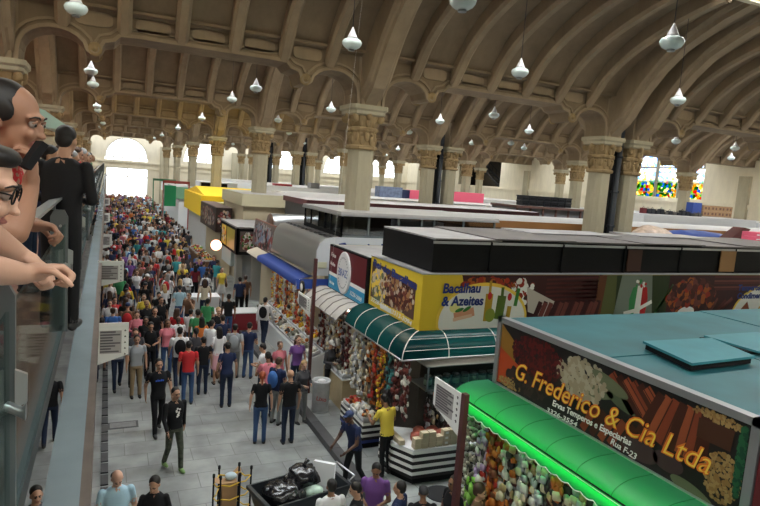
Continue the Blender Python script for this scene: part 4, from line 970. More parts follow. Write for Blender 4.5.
# ================================================================== GOODS
pal = {
 'garlic': [C('garlic', (.5, .47, .38)), C('garlic_grey', (.28, .28, .23)), C('garlic_dark', (.14, .14, .1))],  # pale, grey and dark bulb colours, picked at random
 'red': [C('g_red', (.4, .03, .02)), C('g_orange', (.55, .16, .03)), C('g_brown', (.2, .06, .03))],
 'mixed': [C('g_white', (.7, .68, .62)), C('g_tan', (.5, .35, .18)), C('g_dark', (.05, .04, .04)), C('g_orange', (.55, .16, .03)), C('g_cream', (.66, .58, .4))],
 'pale': [C('g_white', (.7, .68, .62)), C('g_cream', (.66, .58, .4)), C('g_silver', (.5, .52, .55), .3, metal=.4)],
 'purple': [C('g_lilac', (.42, .3, .5)), C('g_white', (.7, .68, .62))], 'lime': [C('g_lime', (.25, .5, .08)), C('g_dark', (.05, .04, .04))],
 'dark': [C('g_dark', (.05, .04, .04)), C('g_maroon', (.12, .03, .03)), C('g_silver', (.5, .52, .55), .3, metal=.4)],
 'maroonpack': [C('g_maroon', (.12, .03, .03)), C('g_maroon2', (.2, .05, .04)), C('g_white', (.7, .68, .62))],
 'yellow': [C('g_yellow', (.8, .55, .04)), C('g_orange', (.55, .16, .03))], 'tealp': [C('g_teal', (.05, .22, .22)), C('g_dark', (.05, .04, .04))],
}
word = {'garlic': 'garlic bulbs', 'red': 'red spice packets', 'mixed': 'mixed spice packets', 'pale': 'pale foil packets', 'purple': 'lilac packets', 'lime': 'lime green packets', 'dark': 'dark dried goods', 'maroonpack': 'maroon packets', 'yellow': 'yellow peppers', 'tealp': 'teal pouches'}
def hang(x, y, zt, zb, key, lab, grp, w=.09, rx=0, rnd=None):
    rnd = rnd or rng; w *= .68; mb = MB(); z = zt-.06
    mb.tube([(0, 0, zt), (0, 0, zb)], .006, blackm, 4)
    while z > zb:
      for rep_ in range(2):
        ms = rnd.choice(pal[key]); s_ = w*rnd.uniform(.75, 1.15); off = (rnd.uniform(-.05, .05), rnd.uniform(-.05, .05)+(.055 if rep_ else -.055), z+rnd.uniform(-.02, .02))
        if key in ('garlic', 'yellow'):
            mb.ball((off[0]+rnd.uniform(-.06, .06), off[1]+rnd.uniform(-.06, .06), z), s_*.65, rnd.choice(pal[key]), 7, 5, (1, 1, .9))
        else:
            M_ = Matrix.Translation(off)@Matrix.Rotation(rnd.uniform(-.7, .7), 4, 'Z')@Matrix.Rotation(rnd.uniform(-.3, .3), 4, 'X')
            # a pillow-shaped packet
            vs = []
            for (zz, k_) in ((-1, .3), (-.6, 1), (.5, 1), (1, .25)):
                for (a_, b_) in ((-1, -k_*.6), (1, -k_*.6), (1, k_*.6), (-1, k_*.6)): vs.append(M_@Vector((b_*s_*.6, a_*s_*.8*(.9 if abs(zz) == 1 else 1), zz*s_*.9)))
            mb.add(vs, [(i*4+j, i*4+(j+1) % 4, (i+1)*4+(j+1) % 4, (i+1)*4+j) for i in range(3) for j in range(4)]+[(0, 1, 2, 3), (12, 13, 14, 15)], ms, True)
      z -= s_*1.3
    o = mb.build('hanging_goods', weld=False); o.location = (x, y, 0)
    tag(o, lab, 'hanging goods', grp); return o
numw = ['first', 'second', 'third', 'fourth', 'fifth', 'sixth', 'seventh', 'eighth', 'ninth', 'tenth', 'eleventh', 'twelfth', 'thirteenth', 'fourteenth', 'fifteenth', 'sixteenth', 'seventeenth', 'eighteenth', 'nineteenth', 'twentieth', 'twenty-first', 'twenty-second', 'twenty-third', 'twenty-fourth', 'twenty-fifth', 'twenty-sixth', 'twenty-seventh', 'twenty-eighth']
keys = ['garlic', 'garlic', 'purple', 'red', 'red', 'mixed', 'mixed', 'dark', 'pale', 'mixed', 'pale', 'dark', 'mixed', 'mixed', 'pale', 'mixed', 'dark', 'pale', 'mixed', 'pale', 'mixed', 'dark', 'mixed', 'pale', 'mixed']
for k in range(24):
    y = 8.05-k*.18; hang(5.72+.05*(k % 2), y, 2.6, .75 if k < 9 else 1.1, keys[k], '%s string of %s under the green awning from its far corner' % (numw[k], word[keys[k]]), 'strings of goods under the green awning', .1)
for k in range(3):
    hang(5.8+.25*k, 8.2, 2.6, .6, 'garlic', 'thick braid of garlic at the far end of the green awning, %s' % ['by the aisle', 'middle one', 'by the wall'][k], 'garlic braids', .11)
hang(5.6, 7.75, 1.5, .6, 'lime', 'bunch of lime green and black packets below the garlic', 'lime packets', .13)
for k in range(22):
    y = 7.9-k*.19; key = ['pale', 'mixed', 'red', 'garlic'][k % 4]; hang(6.05, y, 2.7, .6, key, '%s inner string of %s under the green awning, back row' % (numw[k], word[key]), 'inner strings of goods under the green awning', .1)
keys = ['maroonpack', 'dark', 'maroonpack', 'dark', 'tealp', 'tealp', 'yellow', 'yellow', 'red', 'dark', 'mixed', 'maroonpack', 'pale', 'mixed', 'pale']
for k, key in enumerate(keys):
    y = 10.75+k*.2; hang(5.85+.1*(k % 2), y, 2.62, .95 if k > 5 else 1.3, key, '%s string of %s under the dark green awning from its corner' % (numw[k], word[key]), 'strings of goods under the dark green awning', .09)
for k in range(15):
    key = ['dark', 'mixed', 'dark', 'maroonpack'][k % 4]; hang(6.45+k*.19, 10.75, 1.9, .9, key, '%s string of %s below the jar shelf from the aisle' % (numw[k], word[key]), 'strings below the jar shelf', .085)
for k in range(15):
    key = ['pale', 'mixed', 'maroonpack', 'pale', 'dark'][k % 5]; hang(5.95+.1*(k % 2), 13.95+k*.19, 2.75, 1.2, key, '%s string of %s under the grey awning from its near end' % (numw[k], word[key]), 'strings of goods under the grey awning', .085)
for k in range(16):
    key = ['mixed', 'red', 'pale', 'yellow'][k % 4]; hang(6.1, 17.9+k*.33, 2.8, 1.3, key, '%s string of %s under the blue awning from its near end' % (numw[k], word[key]), 'strings of goods under the blue awning', .1)

def heapbox(x, y, z, w_, d_, key, lab, grp, n=26, tray=True):
    mb = MB()
    if tray:
        mb.box(-w_/2, w_/2, -d_/2, d_/2, 0, .03, white)
        for (a, b, c, e) in ((-w_/2, w_/2, -d_/2, -d_/2+.015), (-w_/2, w_/2, d_/2-.015, d_/2), (-w_/2, -w_/2+.015, -d_/2, d_/2), (w_/2-.015, w_/2, -d_/2, d_/2)): mb.box(a, b, c, e, 0, .1, white)
    for k in range(n):
        s_ = rng.uniform(.04, .07); mb.ball((rng.uniform(-1, 1)*(w_/2-.05), rng.uniform(-1, 1)*(d_/2-.05), .06+rng.random()*.09), s_, rng.choice(pal[key]), 6, 4)
    o = mb.build('goods_tray', weld=False); o.location = (x, y, z); tag(o, lab, 'tray of goods', grp); return o
# striped counter in front of stall 2
ct = empty('striped_counter', (6.2, 10.3, .15), 'market counter wrapped in black and white stripes below the jar shelf', 'counter')
poly = [(7.25, 9.95), (5.75, 10.0), (5.5, 10.5), (5.5, 11.1), (5.85, 11.2), (7.25, 10.45)]
mb = MB(); zz = [.28+.075*k for k in range(9)]
for k in range(8): mb.prism(poly, zz[k], zz[k+1], inkk if k % 2 == 0 else inkw, axis='z', caps=(k in (0, 7)))
child(mb.build('skirt', weld=False), ct)
child(MB().prism([(p[0]+(.06 if p[0] < 6 else -.02), p[1]+.04) for p in poly], .15, .28, blackm, axis='z').build('plinth'), ct)
child(MB().prism([(p[0]*1.0, p[1]-.015) for p in poly], .88, .91, white, axis='z').build('counter_top'), ct)
blk = C('cod_block', (.55, .47, .33), .7)
k = 0
for i in range(8):
    for j in range(2+(i % 3 > 0)):
        x = 5.85+i*.17; y = 10.06 if i < 7 else 10.08
        o = MB().box(-.075, .075, -.05, .09, 0, .105, blk).box(-.04, .03, -.052, -.05, .03, .08, inkw if i == 4 else blk).build('food_box', weld=False); o.location = (x, y, .915+j*.11)
        tag(o, 'small tan box in the stack on the striped counter, %s from left, %s up' % (numw[i], numw[j]), 'box', 'tan boxes on the striped counter')
for i in range(5):
    o = MB().box(-.06, .06, -.09, .09, 0, .1, blk).build('food_box'); o.location = (5.62, 10.35+i*.16, .915); tag(o, 'tan box along the aisle side of the striped counter, %s from the corner' % numw[i], 'box', 'tan boxes on the striped counter side')
for i, (x, y, r_) in enumerate(((6.05, 10.42, .14), (6.33, 10.4, .16), (6.62, 10.36, .15), (6.2, 10.62, .13), (6.5, 10.56, .14))):
    o = MB().lathe([(r_, 0), (r_*1.05, .06), (r_, .13), (r_*.6, .18), (0, .19)], C('cured_ham', (.36, .09, .06), var=.4, scale=14), n=14).build('cured_meat'); o.location = (x, y, .915)
    tag(o, 'round dark red cured meat on the striped counter, %s' % ['left front', 'centre front', 'right front', 'left back', 'right back'][i], 'cured meat', 'cured meats on the striped counter')
for i, (y, key) in enumerate(((12.0, 'mixed'), (12.45, 'pale'), (12.9, 'red'))): heapbox(5.62, y, .78, .42, .4, key, 'tray of %s on the second striped counter' % word[key], 'trays on the second striped counter')
ct = empty('striped_counter', (5.65, 12.4, .15), 'second striped counter left of the man in yellow', 'counter')
mb = MB()
for k in range(7): mb.prism([(5.4, 11.8), (5.9, 11.8), (5.9, 13.2), (5.4, 13.2)], .28+.07*k, .35+.07*k, inkb if k == 0 else (inkw if k % 2 == 0 else inkk), axis='z', caps=(k in (0, 6)))
child(mb.build('skirt', weld=False), ct); child(MB().box(5.43, 5.88, 11.83, 13.18, .15, .28, blackm).build('plinth'), ct)
# beige cabinet with packets
cbn = empty('display_counter', (6.05, 14.8, .15), 'beige wooden display counter piled with pale packets beside the grey awning', 'counter')
child(MB().box(5.75, 6.4, 14.05, 15.55, .15, .98, mat('light_wood', (.5, .4, .24), .5, var=.1, scale=5)).build('cabinet'), cbn)
child(MB().box(5.72, 6.42, 14.02, 15.58, .98, 1.02, white).build('counter_top'), cbn)
for i in range(4):
    for j in range(2): heapbox(5.9+j*.33, 14.24+i*.38, 1.02, .3, .34, ['pale', 'garlic'][(i+j) % 2], 'tray of %s on the beige counter, %s row, %s' % (word[['pale', 'garlic'][(i+j) % 2]], numw[i], ['aisle side', 'wall side'][j]), 'trays on the beige counter', 18)
sl = empty('sloping_counter', (6, 19.5, .15), 'long sloping counter of bright trays under the blue awning', 'counter')
child(MB().prism([(5.45, .15), (6.45, .15), (6.45, 1.25), (5.45, .85)], 16.2, 23.2, white, axis='y').build('cabinet'), sl)
for i in range(14):
    for j in range(2):
        key = ['pale', 'yellow', 'garlic', 'red', 'mixed', 'pale'][(i*2+j*3) % 6]; o = heapbox(5.7+j*.46, 16.5+i*.48, .97+j*.19, .42, .44, key, 'tray of %s on the sloping counter, %s from near end, %s row' % (word[key], numw[i], ['aisle', 'wall'][j]), 'trays on the sloping counter', 20)
        o.rotation_euler = (0, -.38, 0)
# fruit stand display beyond
for i in range(12):
    key = ['yellow', 'lime', 'red', 'mixed'][i % 4]; heapbox(5.35+.1*(i % 2), 34.5+i*.55, 1.0, .6, .5, key, 'crate of %s at the fruit stand, %s from the near end' % (word[key].replace('packets', 'fruit'), numw[i]), 'fruit stand crates', 24)
fs = tag(MB().box(5.0, 5.75, 34.2, 41.2, .15, 1.0, brownw).build('fruit_stand', loc=(5.4, 37.7, .15)), 'long brown fruit stand beside the dark brown stall', 'stand')
for i, (px, py, m_, w2) in enumerate(((252, 304, C('table_red', (.25, .02, .03)), .9), (238, 300, white, .8))):
    p = onz(px, py+6, .85); p.x -= .7; mb = MB().box(-w2, w2, -.45, .45, .82, .86, white); t = empty('serving_table', (p.x, p.y, .0), ['white topped table over a red cloth amid the crowd', 'small white table amid the crowd behind the red one'][i], 'table')
    if i: t.location.y += 2.2; t.location.x -= .5
    mb.build('tabletop', parent=t); MB().box(-w2+.04, w2-.04, -.4, .4, .02, .82, m_).build('table_cloth', parent=t)

# ================================================================== POSTS AND SIGNS
def dirsign(parent, F, w_, h_, taper, rows=9):
    """directory board: white panel with slanted lower edge, grey text lines and arrows"""
    mb = MB(); P_ = [(0, taper), (w_, 0), (w_, h_), (0, h_)]
    vs = [F@Vector((u, v, 0)) for u, v in P_]+[F@Vector((u, v, .02)) for u, v in P_]
    mb.add(vs, [(3, 2, 1, 0), (4, 5, 6, 7), (0, 1, 5, 4), (1, 2, 6, 5), (2, 3, 7, 6), (3, 0, 4, 7)], C('sign_white', (.85, .86, .84), .5))
    b = child(mb.build('sign_panel'), parent)
    mb = MB(); gm = C('sign_grey', (.12, .11, .12)); h0 = h_*.32
    for k in range(rows):
        v = h_*.84-k*(h_*.56)/rows; L_ = w_*(.55+.12*math.sin(k*2.3)); mb.box(w_*.1, w_*.1+L_, v-h_*.022, v+h_*.022, .02, .023, gm, F)
    mb.box(w_*.08, w_*.74, h_*.26, h_*.86, .019, .0215, C('sign_stripe', (.42, .4, .4)), F)
    for k in range(5):
        v = h_*.86-k*h_*.14; u = w_*.88
        vs = [F@Vector((u+a*w_, v+b_*h_, .023)) for a, b_ in ((-.04, -.0), (.04, 0), (0, .045))]; mb.add(vs, [(0, 1, 2)], inkk); mb.box(u-w_*.012, u+w_*.012, v-h_*.03, v, .02, .023, inkk, F)
    child(mb.build('sign_text', weld=False), b)
    return b
pm = C('post_maroon', (.09, .03, .03), .4)
a, c = onx(436, 380, 4.9), onx(463, 394, 4.9)
sp = empty('sign_post', (4.9, c.y-.05, 0), 'dark maroon post with a directory sign in front of the green awning', 'sign post', 'directory sign posts')
child(MB().box(4.86, 4.94, c.y-.12, c.y-.02, .15, c.z+.03, pm).build('post'), sp)
dirsign(sp, frame(Vector((4.9, a.y, onx(457, 435, 4.9).z)), (0, -1, 0), (0, 0, 1)), a.y-c.y, c.z-onx(457, 435, 4.9).z, (c.z-onx(457, 435, 4.9).z)*.32)
a, c = onx(299, 291, 5.25), onx(311, 299, 5.25)
sp = empty('sign_post', (5.3, c.y-.05, .15), 'dark maroon post with a directory sign beside the grey awning', 'sign post', 'directory sign posts')
child(MB().box(5.26, 5.34, c.y-.12, c.y-.02, .15, onx(313, 232, 5.3).z-.7, pm).build('post'), sp)
dirsign(sp, frame(Vector((5.25, a.y, onx(311, 318, 5.25).z)), (0, -1, 0), (0, 0, 1)), a.y-c.y, c.z-onx(311, 318, 5.25).z, (c.z-onx(311, 318, 5.25).z)*.3)
# small round hanging badge
o = MB().lathe([(0, 0), (.2, 0), (.2, .05), (0, .05)], inkk, n=20).lathe([(.06, .055), (.12, .055), (.12, .05), (.06, .05)], inkw, n=16).build('round_sign'); p = onx(303, 287, 5.5)
o.data.transform(frame(Vector((0, 0, 0)), (0, -1, 0), (0, 0, 1))); o.location = (5.5, p.y, p.z); tag(o, 'small round black and white sign hanging at the end of the blue awning', 'sign')

# ================================================================== GALLERY
gfloor = mat('gallery_tiles', (.17, .07, .05), .35, var=.25, scale=3)
m_edge = C('edge_steel', (.05, .055, .06), .4, metal=.5)
GZ = 4.75
o = MB().box(XL, -.36, -8, 96, GZ-.12, GZ, gfloor).build('floor', weld=False); struct(o, 'brown tiled floor of the upper gallery')
o = MB().box(-.36, -.335, -8, 96, GZ-.12, GZ+.06, m_edge).build('trim_11'); struct(o, 'dark steel edge of the gallery slab')
o = MB().box(-.115, -.058, -2, 96, 4.1, 4.32, mat('beam_brown', (.13, .1, .085), .6, var=.2, scale=4)).build('trim_12'); struct(o, 'brown steel edge beam hung outside the gallery')
mb = MB().box(-.305, -.115, -2, 96, 4.3, 4.33, mat('frosted_panel', (.3, .37, .41), .25, var=.1, scale=2, alpha=.8))
o = mb.build('trim_13'); struct(o, 'pale blue frosted strip along the gallery edge')
for k in range(30): pass
rail = empty('gallery_railing', (-.36, 3, GZ), 'glass and steel railing along the gallery edge', 'railing')
child(MB().prism([(-.455, 5.9), (-.35, 5.93), (-.35, 5.95), (-.455, 5.92)], 1.3, 92, steel, axis='y').build('handrail'), rail)
plate = C('rail_plate', (.13, .15, .16), .4, metal=.5)
for k in range(26):
    y = 2.5+3.35*k
    child(MB().prism([(-.44, GZ), (-.3, GZ), (-.3, 5.78), (-.33, 5.84), (-.41, 5.84), (-.44, 5.78)], y, y+.035, plate, axis='y').box(-.45, -.4, y-.02, y+.05, 5.84, 5.92, plate).tube([(-.36, y-.004, 5.7), (-.36, y-.02, 5.7)], .012, steel, 8).tube([(-.36, y-.004, 5.6), (-.36, y-.02, 5.6)], .012, steel, 8).build('post', weld=False), rail)
    if k < 14: child(MB().tube([(-.33, y, 5.36), (-.28, y-.02, 5.34), (-.262, y-.02, 5.34)], [.02, .02, .035], steel, 10).prism([(-.3, 5.5), (-.3, 5.35), (-.26, 5.37), (-.26, 5.48)], y-.01, y+.01, steel, axis='y').build('glass_clamp', weld=False), rail)
gl2 = glass_mat('rail_glass', (.72, .82, .8), .06)
for k in range(26):
    y = 2.55+3.35*k if k else -1
    y1 = 2.5+3.35*(k+1)-.03 if k else 5.8
    child(MB().box(-.33, -.318, y, y1, GZ+.08, 5.72, gl2).build('glass_panel'), rail)
def edge_sign(px0, py0, px1, py1, py2, Y, lab):
    a, b = ony(px0, py0, Y), ony(px1, py0, Y); c = ony(px0, py1, Y); d_ = ony(px1, py2, Y)
    s = empty('gallery_sign', (a.x, Y, d_.z), lab, 'sign', 'directory signs on the gallery edge')
    F = frame(Vector((b.x, Y+.02, 0)), (-1, 0, 0), (0, 0, 1)); 
    # board seen from -Y: u runs from the aisle side towards the gallery, text faces the camera
    F = frame(Vector((a.x, Y, c.z)), (1, 0, 0), (0, 0, 1))
    w_ = b.x-a.x; h_ = (a.z+b.z)/2-c.z
    mb = MB(); P_ = [(0, 0), (w_, d_.z-c.z), (w_, h_), (0, h_)]
    mb.add([F@Vector((u, v, 0)) for u, v in P_]+[F@Vector((u, v, -.015)) for u, v in P_], [(0, 1, 2, 3), (7, 6, 5, 4), (0, 4, 5, 1), (1, 5, 6, 2), (2, 6, 7, 3), (3, 7, 4, 0)], C('sign_white', (.85, .86, .84), .5))
    b_ = child(mb.build('sign_panel'), s); mb = MB()
    mb.box(w_*.12, w_*.78, h_*.28, h_*.82, .0, .002, C('sign_stripe', (.42, .4, .4)), F)
    for k in range(8):
        v = h_*.79-k*h_*.066; mb.box(w_*.13, w_*(.6+.15*math.sin(k*1.9)), v-h_*.02, v+h_*.015, .002, .004, C('sign_grey', (.12, .11, .12)), F)
    for k in range(5):
        v = h_*.8-k*h_*.14; u = w_*.89; mb.add([F@Vector((u+q*w_, v+r_*h_, .004)) for q, r_ in ((-.035, 0), (.035, 0), (0, .045))], [(0, 1, 2)], inkk)
    child(mb.build('sign_text', weld=False), b_)
edge_sign(96, 323, 129, 366, 354, 8, 'nearest white directory sign fixed to the gallery edge')
edge_sign(98, 261, 124, 287, 281, 12.5, 'second white directory sign along the gallery edge')
edge_sign(102, 234, 112, 249, 246, 22, 'third white directory sign further along the gallery edge')
edge_sign(103, 213, 110, 224, 222, 33, 'fourth white directory sign further along the gallery edge')
edge_sign(104, 198, 110, 206, 205, 48, 'farthest white directory sign along the gallery edge')

# ================================================================== PENDANT LAMPS
lampg = mat('lamp_glass', (.62, .72, .7), .15, spec=.8); lampc = mat('lamp_cone', (.6, .58, .6), .3); cordm = C('cord', (.06, .05, .05))
def make_lamp():
    t = empty('pendant_lamp', (0, 0, 9.75), 'x', 'lamp', 'pendant lamps')
    MB().lathe([(0, -.15), (.13, -.15), (.2, -.11), (.245, -.05), (.26, .01), (.23, .07), (.14, .11)], lampg, n=20).build('lamp_shade', parent=t)
    MB().lathe([(.15, .1), (.12, .16), (.03, .36), (.012, .4)], lampc, n=14).build('cone', parent=t)
    MB().lathe([(.085, -.2), (.085, -.16)], C('lamp_ring', (.2, .22, .22), .4), n=16).build('ring', parent=t)
    c = MB().tube([(0, 0, .38), (0, 0, 4.6)], .011, cordm, 5).build('cord', parent=t)
    return t
lamp0 = make_lamp(); lamp_parts = list(lamp0.children)
LP = [(76, 8), (463, 1), (352, 43), (520, 72), (672, 42), (678, 100), (91, 71), (93, 84), (256, 88), (232, 99), (331, 109), (440, 121), (494, 115), (529, 131), (592, 128), (97, 106), (98, 110), (278, 120), (202, 118), (192, 123), (103, 123), (101, 127), (676, 141), (735, 148), (731, 158), (409, 132), (289, 133), (511, 143), (524, 148), (560, 150), (472, 143), (398, 149), (233, 144), (178, 128), (162, 135), (155, 138), (304, 143), (320, 140), (345, 153), (386, 155), (102, 119)]
used = []
for i, (px, py) in enumerate(LP):
    p = onz(px, py, 9.75)
    if p.y > 92: p = ony(px, py, 90)
    if i == 0: t = lamp0
    else:
        t = lamp0.copy(); COL.objects.link(t)
        for c in lamp_parts:
            d_ = c.copy(); COL.objects.link(d_); d_.parent = t
    t.location = p; used.append((px, py, t))
names = ['white glass pendant lamp cut by the top edge left of centre', 'white glass pendant lamp cut by the top edge near the middle', 'white glass pendant lamp hanging left of the nearest tall column', 'white glass pendant lamp high between the nearest column and the paired columns', 'largest white pendant lamp at upper right', 'white pendant lamp just below the largest one at upper right', 'upper of two pendant lamps one above the other over the gallery', 'lower of two pendant lamps one above the other over the gallery', 'pendant lamp high above the yellow stall, the larger of two', 'pendant lamp left of and below the larger one above the yellow stall']
cols = {False: 'left of', True: 'right of'}
ref = [(258, 'the second row column'), (362, 'the nearest tall column'), (438, 'the paired columns of the second row'), (582, 'the slim column right of centre'), (620, 'the nearest paired columns'), (690, 'the column before the stained glass')]
seen = set(names)
for i, (px, py, t) in enumerate(used):
    if i < len(names): t['label'] = names[i]; continue
    r_ = min(ref, key=lambda q: abs(q[0]-px)); sz = 'small' if t.location.y > 30 else 'medium'; 
    near = min([u for u in used if u[2] is not t], key=lambda u: math.hypot(u[0]-px, u[1]-py))
    rel = 'above' if near[1] > py+2 else 'below' if near[1] < py-2 else 'beside'
    base = '%s pendant lamp %s %s' % (sz, cols[px > r_[0]], r_[1]) if px > 130 else '%s pendant lamp over the gallery' % sz
    lab = base+', %s its neighbour' % rel
    k = 0
    while lab in seen: k += 1; lab = base+', %s from the camera' % numw[k+1]
    seen.add(lab); t['label'] = lab
# ================================================================== CARTS AND BINS IN THE AISLE
def carts():
    plast = mat('bin_plastic', (.02, .025, .03), .35); bagm = mat('black_bag', (.012, .012, .014), .18, bump=.6, scale=9, spec=.8); foam = C('foam', (.8, .82, .85), .6)
    c = onz(300, 489, .8); t = empty('waste_cart', (c.x, c.y, 0), 'big black wheeled waste cart filled with black rubbish bags in the aisle', 'cart', rz=.22)
    mb = MB(); o_ = [(-.78, -.42), (.78, -.42), (.78, .42), (-.78, .42)]; i_ = [(-.62, -.3), (.62, -.3), (.62, .3), (-.62, .3)]
    def ring(P_, z, k=1): return [(x*k, y*k, z) for x, y in P_]
    vs = ring(i_, .22)+ring(o_, .82)+ring(o_, .82, 1.05)+ring(o_, .88, 1.05)+ring(o_, .88, .97)+ring(i_, .3, .95)
    fs = [(i*4+j, i*4+(j+1) % 4, (i+1)*4+(j+1) % 4, (i+1)*4+j) for i in range(5) for j in range(4)]+[(0, 1, 2, 3), (20, 21, 22, 23)]
    mb.add(vs, fs, plast); mb.build('tub', parent=t)
    for sx in (-.5, .5):
        for sy in (-.24, .24):
            MB().lathe([(.0, -.025), (.1, -.025), (.11, 0), (.1, .025), (0, .025)], blackm, (sx, sy, .11), n=14, M=Matrix.Rotation(PI/2, 4, 'X')).box(sx-.03, sx+.03, sy-.035, sy+.035, .11, .24, steel).build('wheel', parent=t)
    MB().tube([(.8, -.3, .85), (.95, -.3, .95), (.95, .3, .95), (.8, .3, .85)], .016, steel, 6).build('handle', parent=t)
    for i, (x, y, z, r_, lab) in enumerate(((-.35, -.02, .78, .36, 'shiny black rubbish bag at the left end of the waste cart'), (.12, .12, .95, .3, 'black rubbish bag on top at the back of the waste cart'))):
        mb = MB().ball((0, 0, 0), 1, bagm, 28, 18, (1.05*r_, .9*r_, .75*r_))
        mb.v = [tuple(Vector(v)*(1+.22*noise.noise(Vector(v)*7+Vector((i*9, 0, 0)))+.1*noise.noise(Vector(v)*18))) for v in mb.v]
        o = mb.build('rubbish_bag'); p = Matrix.Rotation(.22, 4, 'Z')@Vector((x, y, z)); o.location = (c.x+p.x, c.y+p.y, z); tag(o, lab, 'bag', 'rubbish bags in the cart')
        MB().tube([(0, 0, r_*.6), (.03, 0, r_*.85), (.08, .02, r_)], [.05, .03, .05], bagm, 8).build('bag_knot', parent=o)
    o = MB().box(-.045, .045, -.2, .2, 0, .5, foam).box(-.052, .052, -.15, .15, .05, .1, C('foam_band', (.7, .72, .76))).build('foam_board', weld=False); o.location = (c.x+.42, c.y+.0, .72); o.rotation_euler = (0, .12, .9); tag(o, 'white foam box lid standing in the waste cart', 'foam board')  # slightly greyer raised band near the foot of the board
    o = MB().ball((0, 0, 0), .16, mat('pale_bag', (.45, .6, .5), .4, var=.3, scale=9), 12, 8, (1.2, .9, .6)).build('plastic_bag'); o.location = (c.x+.2, c.y-.12, .8); tag(o, 'pale green plastic bag in the waste cart', 'bag')
    # wire trolley with cardboard
    c = onz(231, 490, .6); t = empty('wire_trolley', (c.x, c.y, 0), 'folding trolley with black uprights and yellow straps holding cardboard', 'trolley')
    yl = C('strap_yellow', (.65, .42, .03)); pts = [(-.34, -.16), (-.2, .12), (.16, .14), (.34, -.04), (.1, -.24), (-.24, -.26)]
    for (x, y) in pts: MB().tube([(x, y, .05), (x, y, 1.0)], .016, blackm, 6).tube([(x, y, .97), (x, y, 1.03)], .024, blackm, 6).build('upright', parent=t)
    for z in (.3, .6, .86):
        for a, b in zip(pts, pts[1:]+pts[:1]): MB().tube([(a[0], a[1], z), ((a[0]+b[0])/2, (a[1]+b[1])/2, z-.05), (b[0], b[1], z)], .012, yl, 6).build('strap', parent=t)
    MB().prism(pts, .06, .09, blackm, axis='z').build('base', parent=t)
    for (x, y) in ((-.2, -.2), (.2, .05), (-.2, .05), (.1, -.18)): MB().ball((x, y, .03), .03, blackm, 8, 6).build('wheel', parent=t)
    cbd = C('cardboard_flat', (.42, .26, .14), .8)
    mb = MB().box(-.16, .1, -.14, .06, 0, .72, cbd)
    for (a, b) in (((-.16, -.14), (-.3, -.2)), ((.1, .06), (.22, .12))): mb.add([(a[0], a[1], .72), (a[0], a[1]+.2, .72), (b[0], b[1]+.2, .8), (b[0], b[1], .8), (a[0], a[1], .71), (a[0], a[1]+.2, .71), (b[0], b[1]+.2, .79), (b[0], b[1], .79)], [(0, 1, 2, 3), (7, 6, 5, 4), (0, 3, 7, 4), (1, 5, 6, 2), (2, 6, 7, 3)], cbd)
    o = mb.build('cardboard_box', weld=False); o.location = (c.x-.02, c.y, .095); tag(o, 'open brown cardboard box inside the strapped trolley', 'box')
    o = MB().ball((0, 0, 0), .09, mat('clear_bag', (.5, .62, .7), .3), 12, 8, (1.2, .8, .8)).build('plastic_bag'); o.location = (c.x-.02, c.y-.02, .88); tag(o, 'pale blue plastic bag on top of the strapped trolley', 'bag')
    # litter bin by the kerb
    c = onz(311, 411, .15); t = empty('litter_bin', (5.22, c.y, .15), 'pale grey lined litter bin with faded red lettering on the walkway edge', 'bin')
    MB().lathe([(.2, 0), (.22, .02), (.23, .75), (.25, .8), (.245, .84), (.2, .83), (.18, .6)], mat('bin_liner', (.5, .52, .54), .35, var=.15, scale=8, bump=.3), n=20).build('drum', parent=t)
    MB().lathe([(.25, 0), (.25, .03), (.2, .03)], C('bin_base', (.3, .32, .3)), n=20).build('base', parent=t)
    q = Vector((5.22, c.y, .5)); text('Lixo', .16, C('faded_red', (.45, .12, .12)), frame(q+Vector((-.18, -.155, 0)), (1, -.75, 0), (0, 0, 1)), 'lettering', t, .01, .1, 1, .003)
    o = MB().ball((0, 0, 0), .1, mat('pale_bag2', (.7, .7, .72), .4), 10, 7, (1.2, 1, .6)).build('crumpled_paper'); o.location = (5.22, c.y, .95); tag(o, 'crumpled white paper heaped on the litter bin', 'paper')
carts()

# ================================================================== PEOPLE
def prim_capsule(p0, p1, r0, r1, sx=1):
    mb = MB(); p0, p1 = Vector(p0), Vector(p1); d = (p1-p0); L_ = d.length; q = d.to_track_quat('Z', 'Y').to_matrix()
    vs = []; n = 12; rows = []
    for k in range(5): a = -PI/2+PI/2*k/4; rows.append((r0*math.cos(a), r0*math.sin(a)))
    nk = max(2, int(L_/.02))
    for k in range(1, nk): rows.append((r0+(r1-r0)*k/nk, L_*k/nk))
    for k in range(5): a = PI/2*k/4; rows.append((r1*math.cos(a), L_+r1*math.sin(a)))
    for (r_, z) in rows:
        for j in range(n):
            t = 2*PI*j/n; vs.append(p0+q@Vector((r_*math.cos(t)*sx, r_*math.sin(t), z)))
    return vs, [(i*n+j, i*n+(j+1) % n, (i+1)*n+(j+1) % n, (i+1)*n+j) for i in range(len(rows)-1) for j in range(n)]+[tuple(range(n-1, -1, -1)), tuple(range((len(rows)-1)*n, len(rows)*n))]
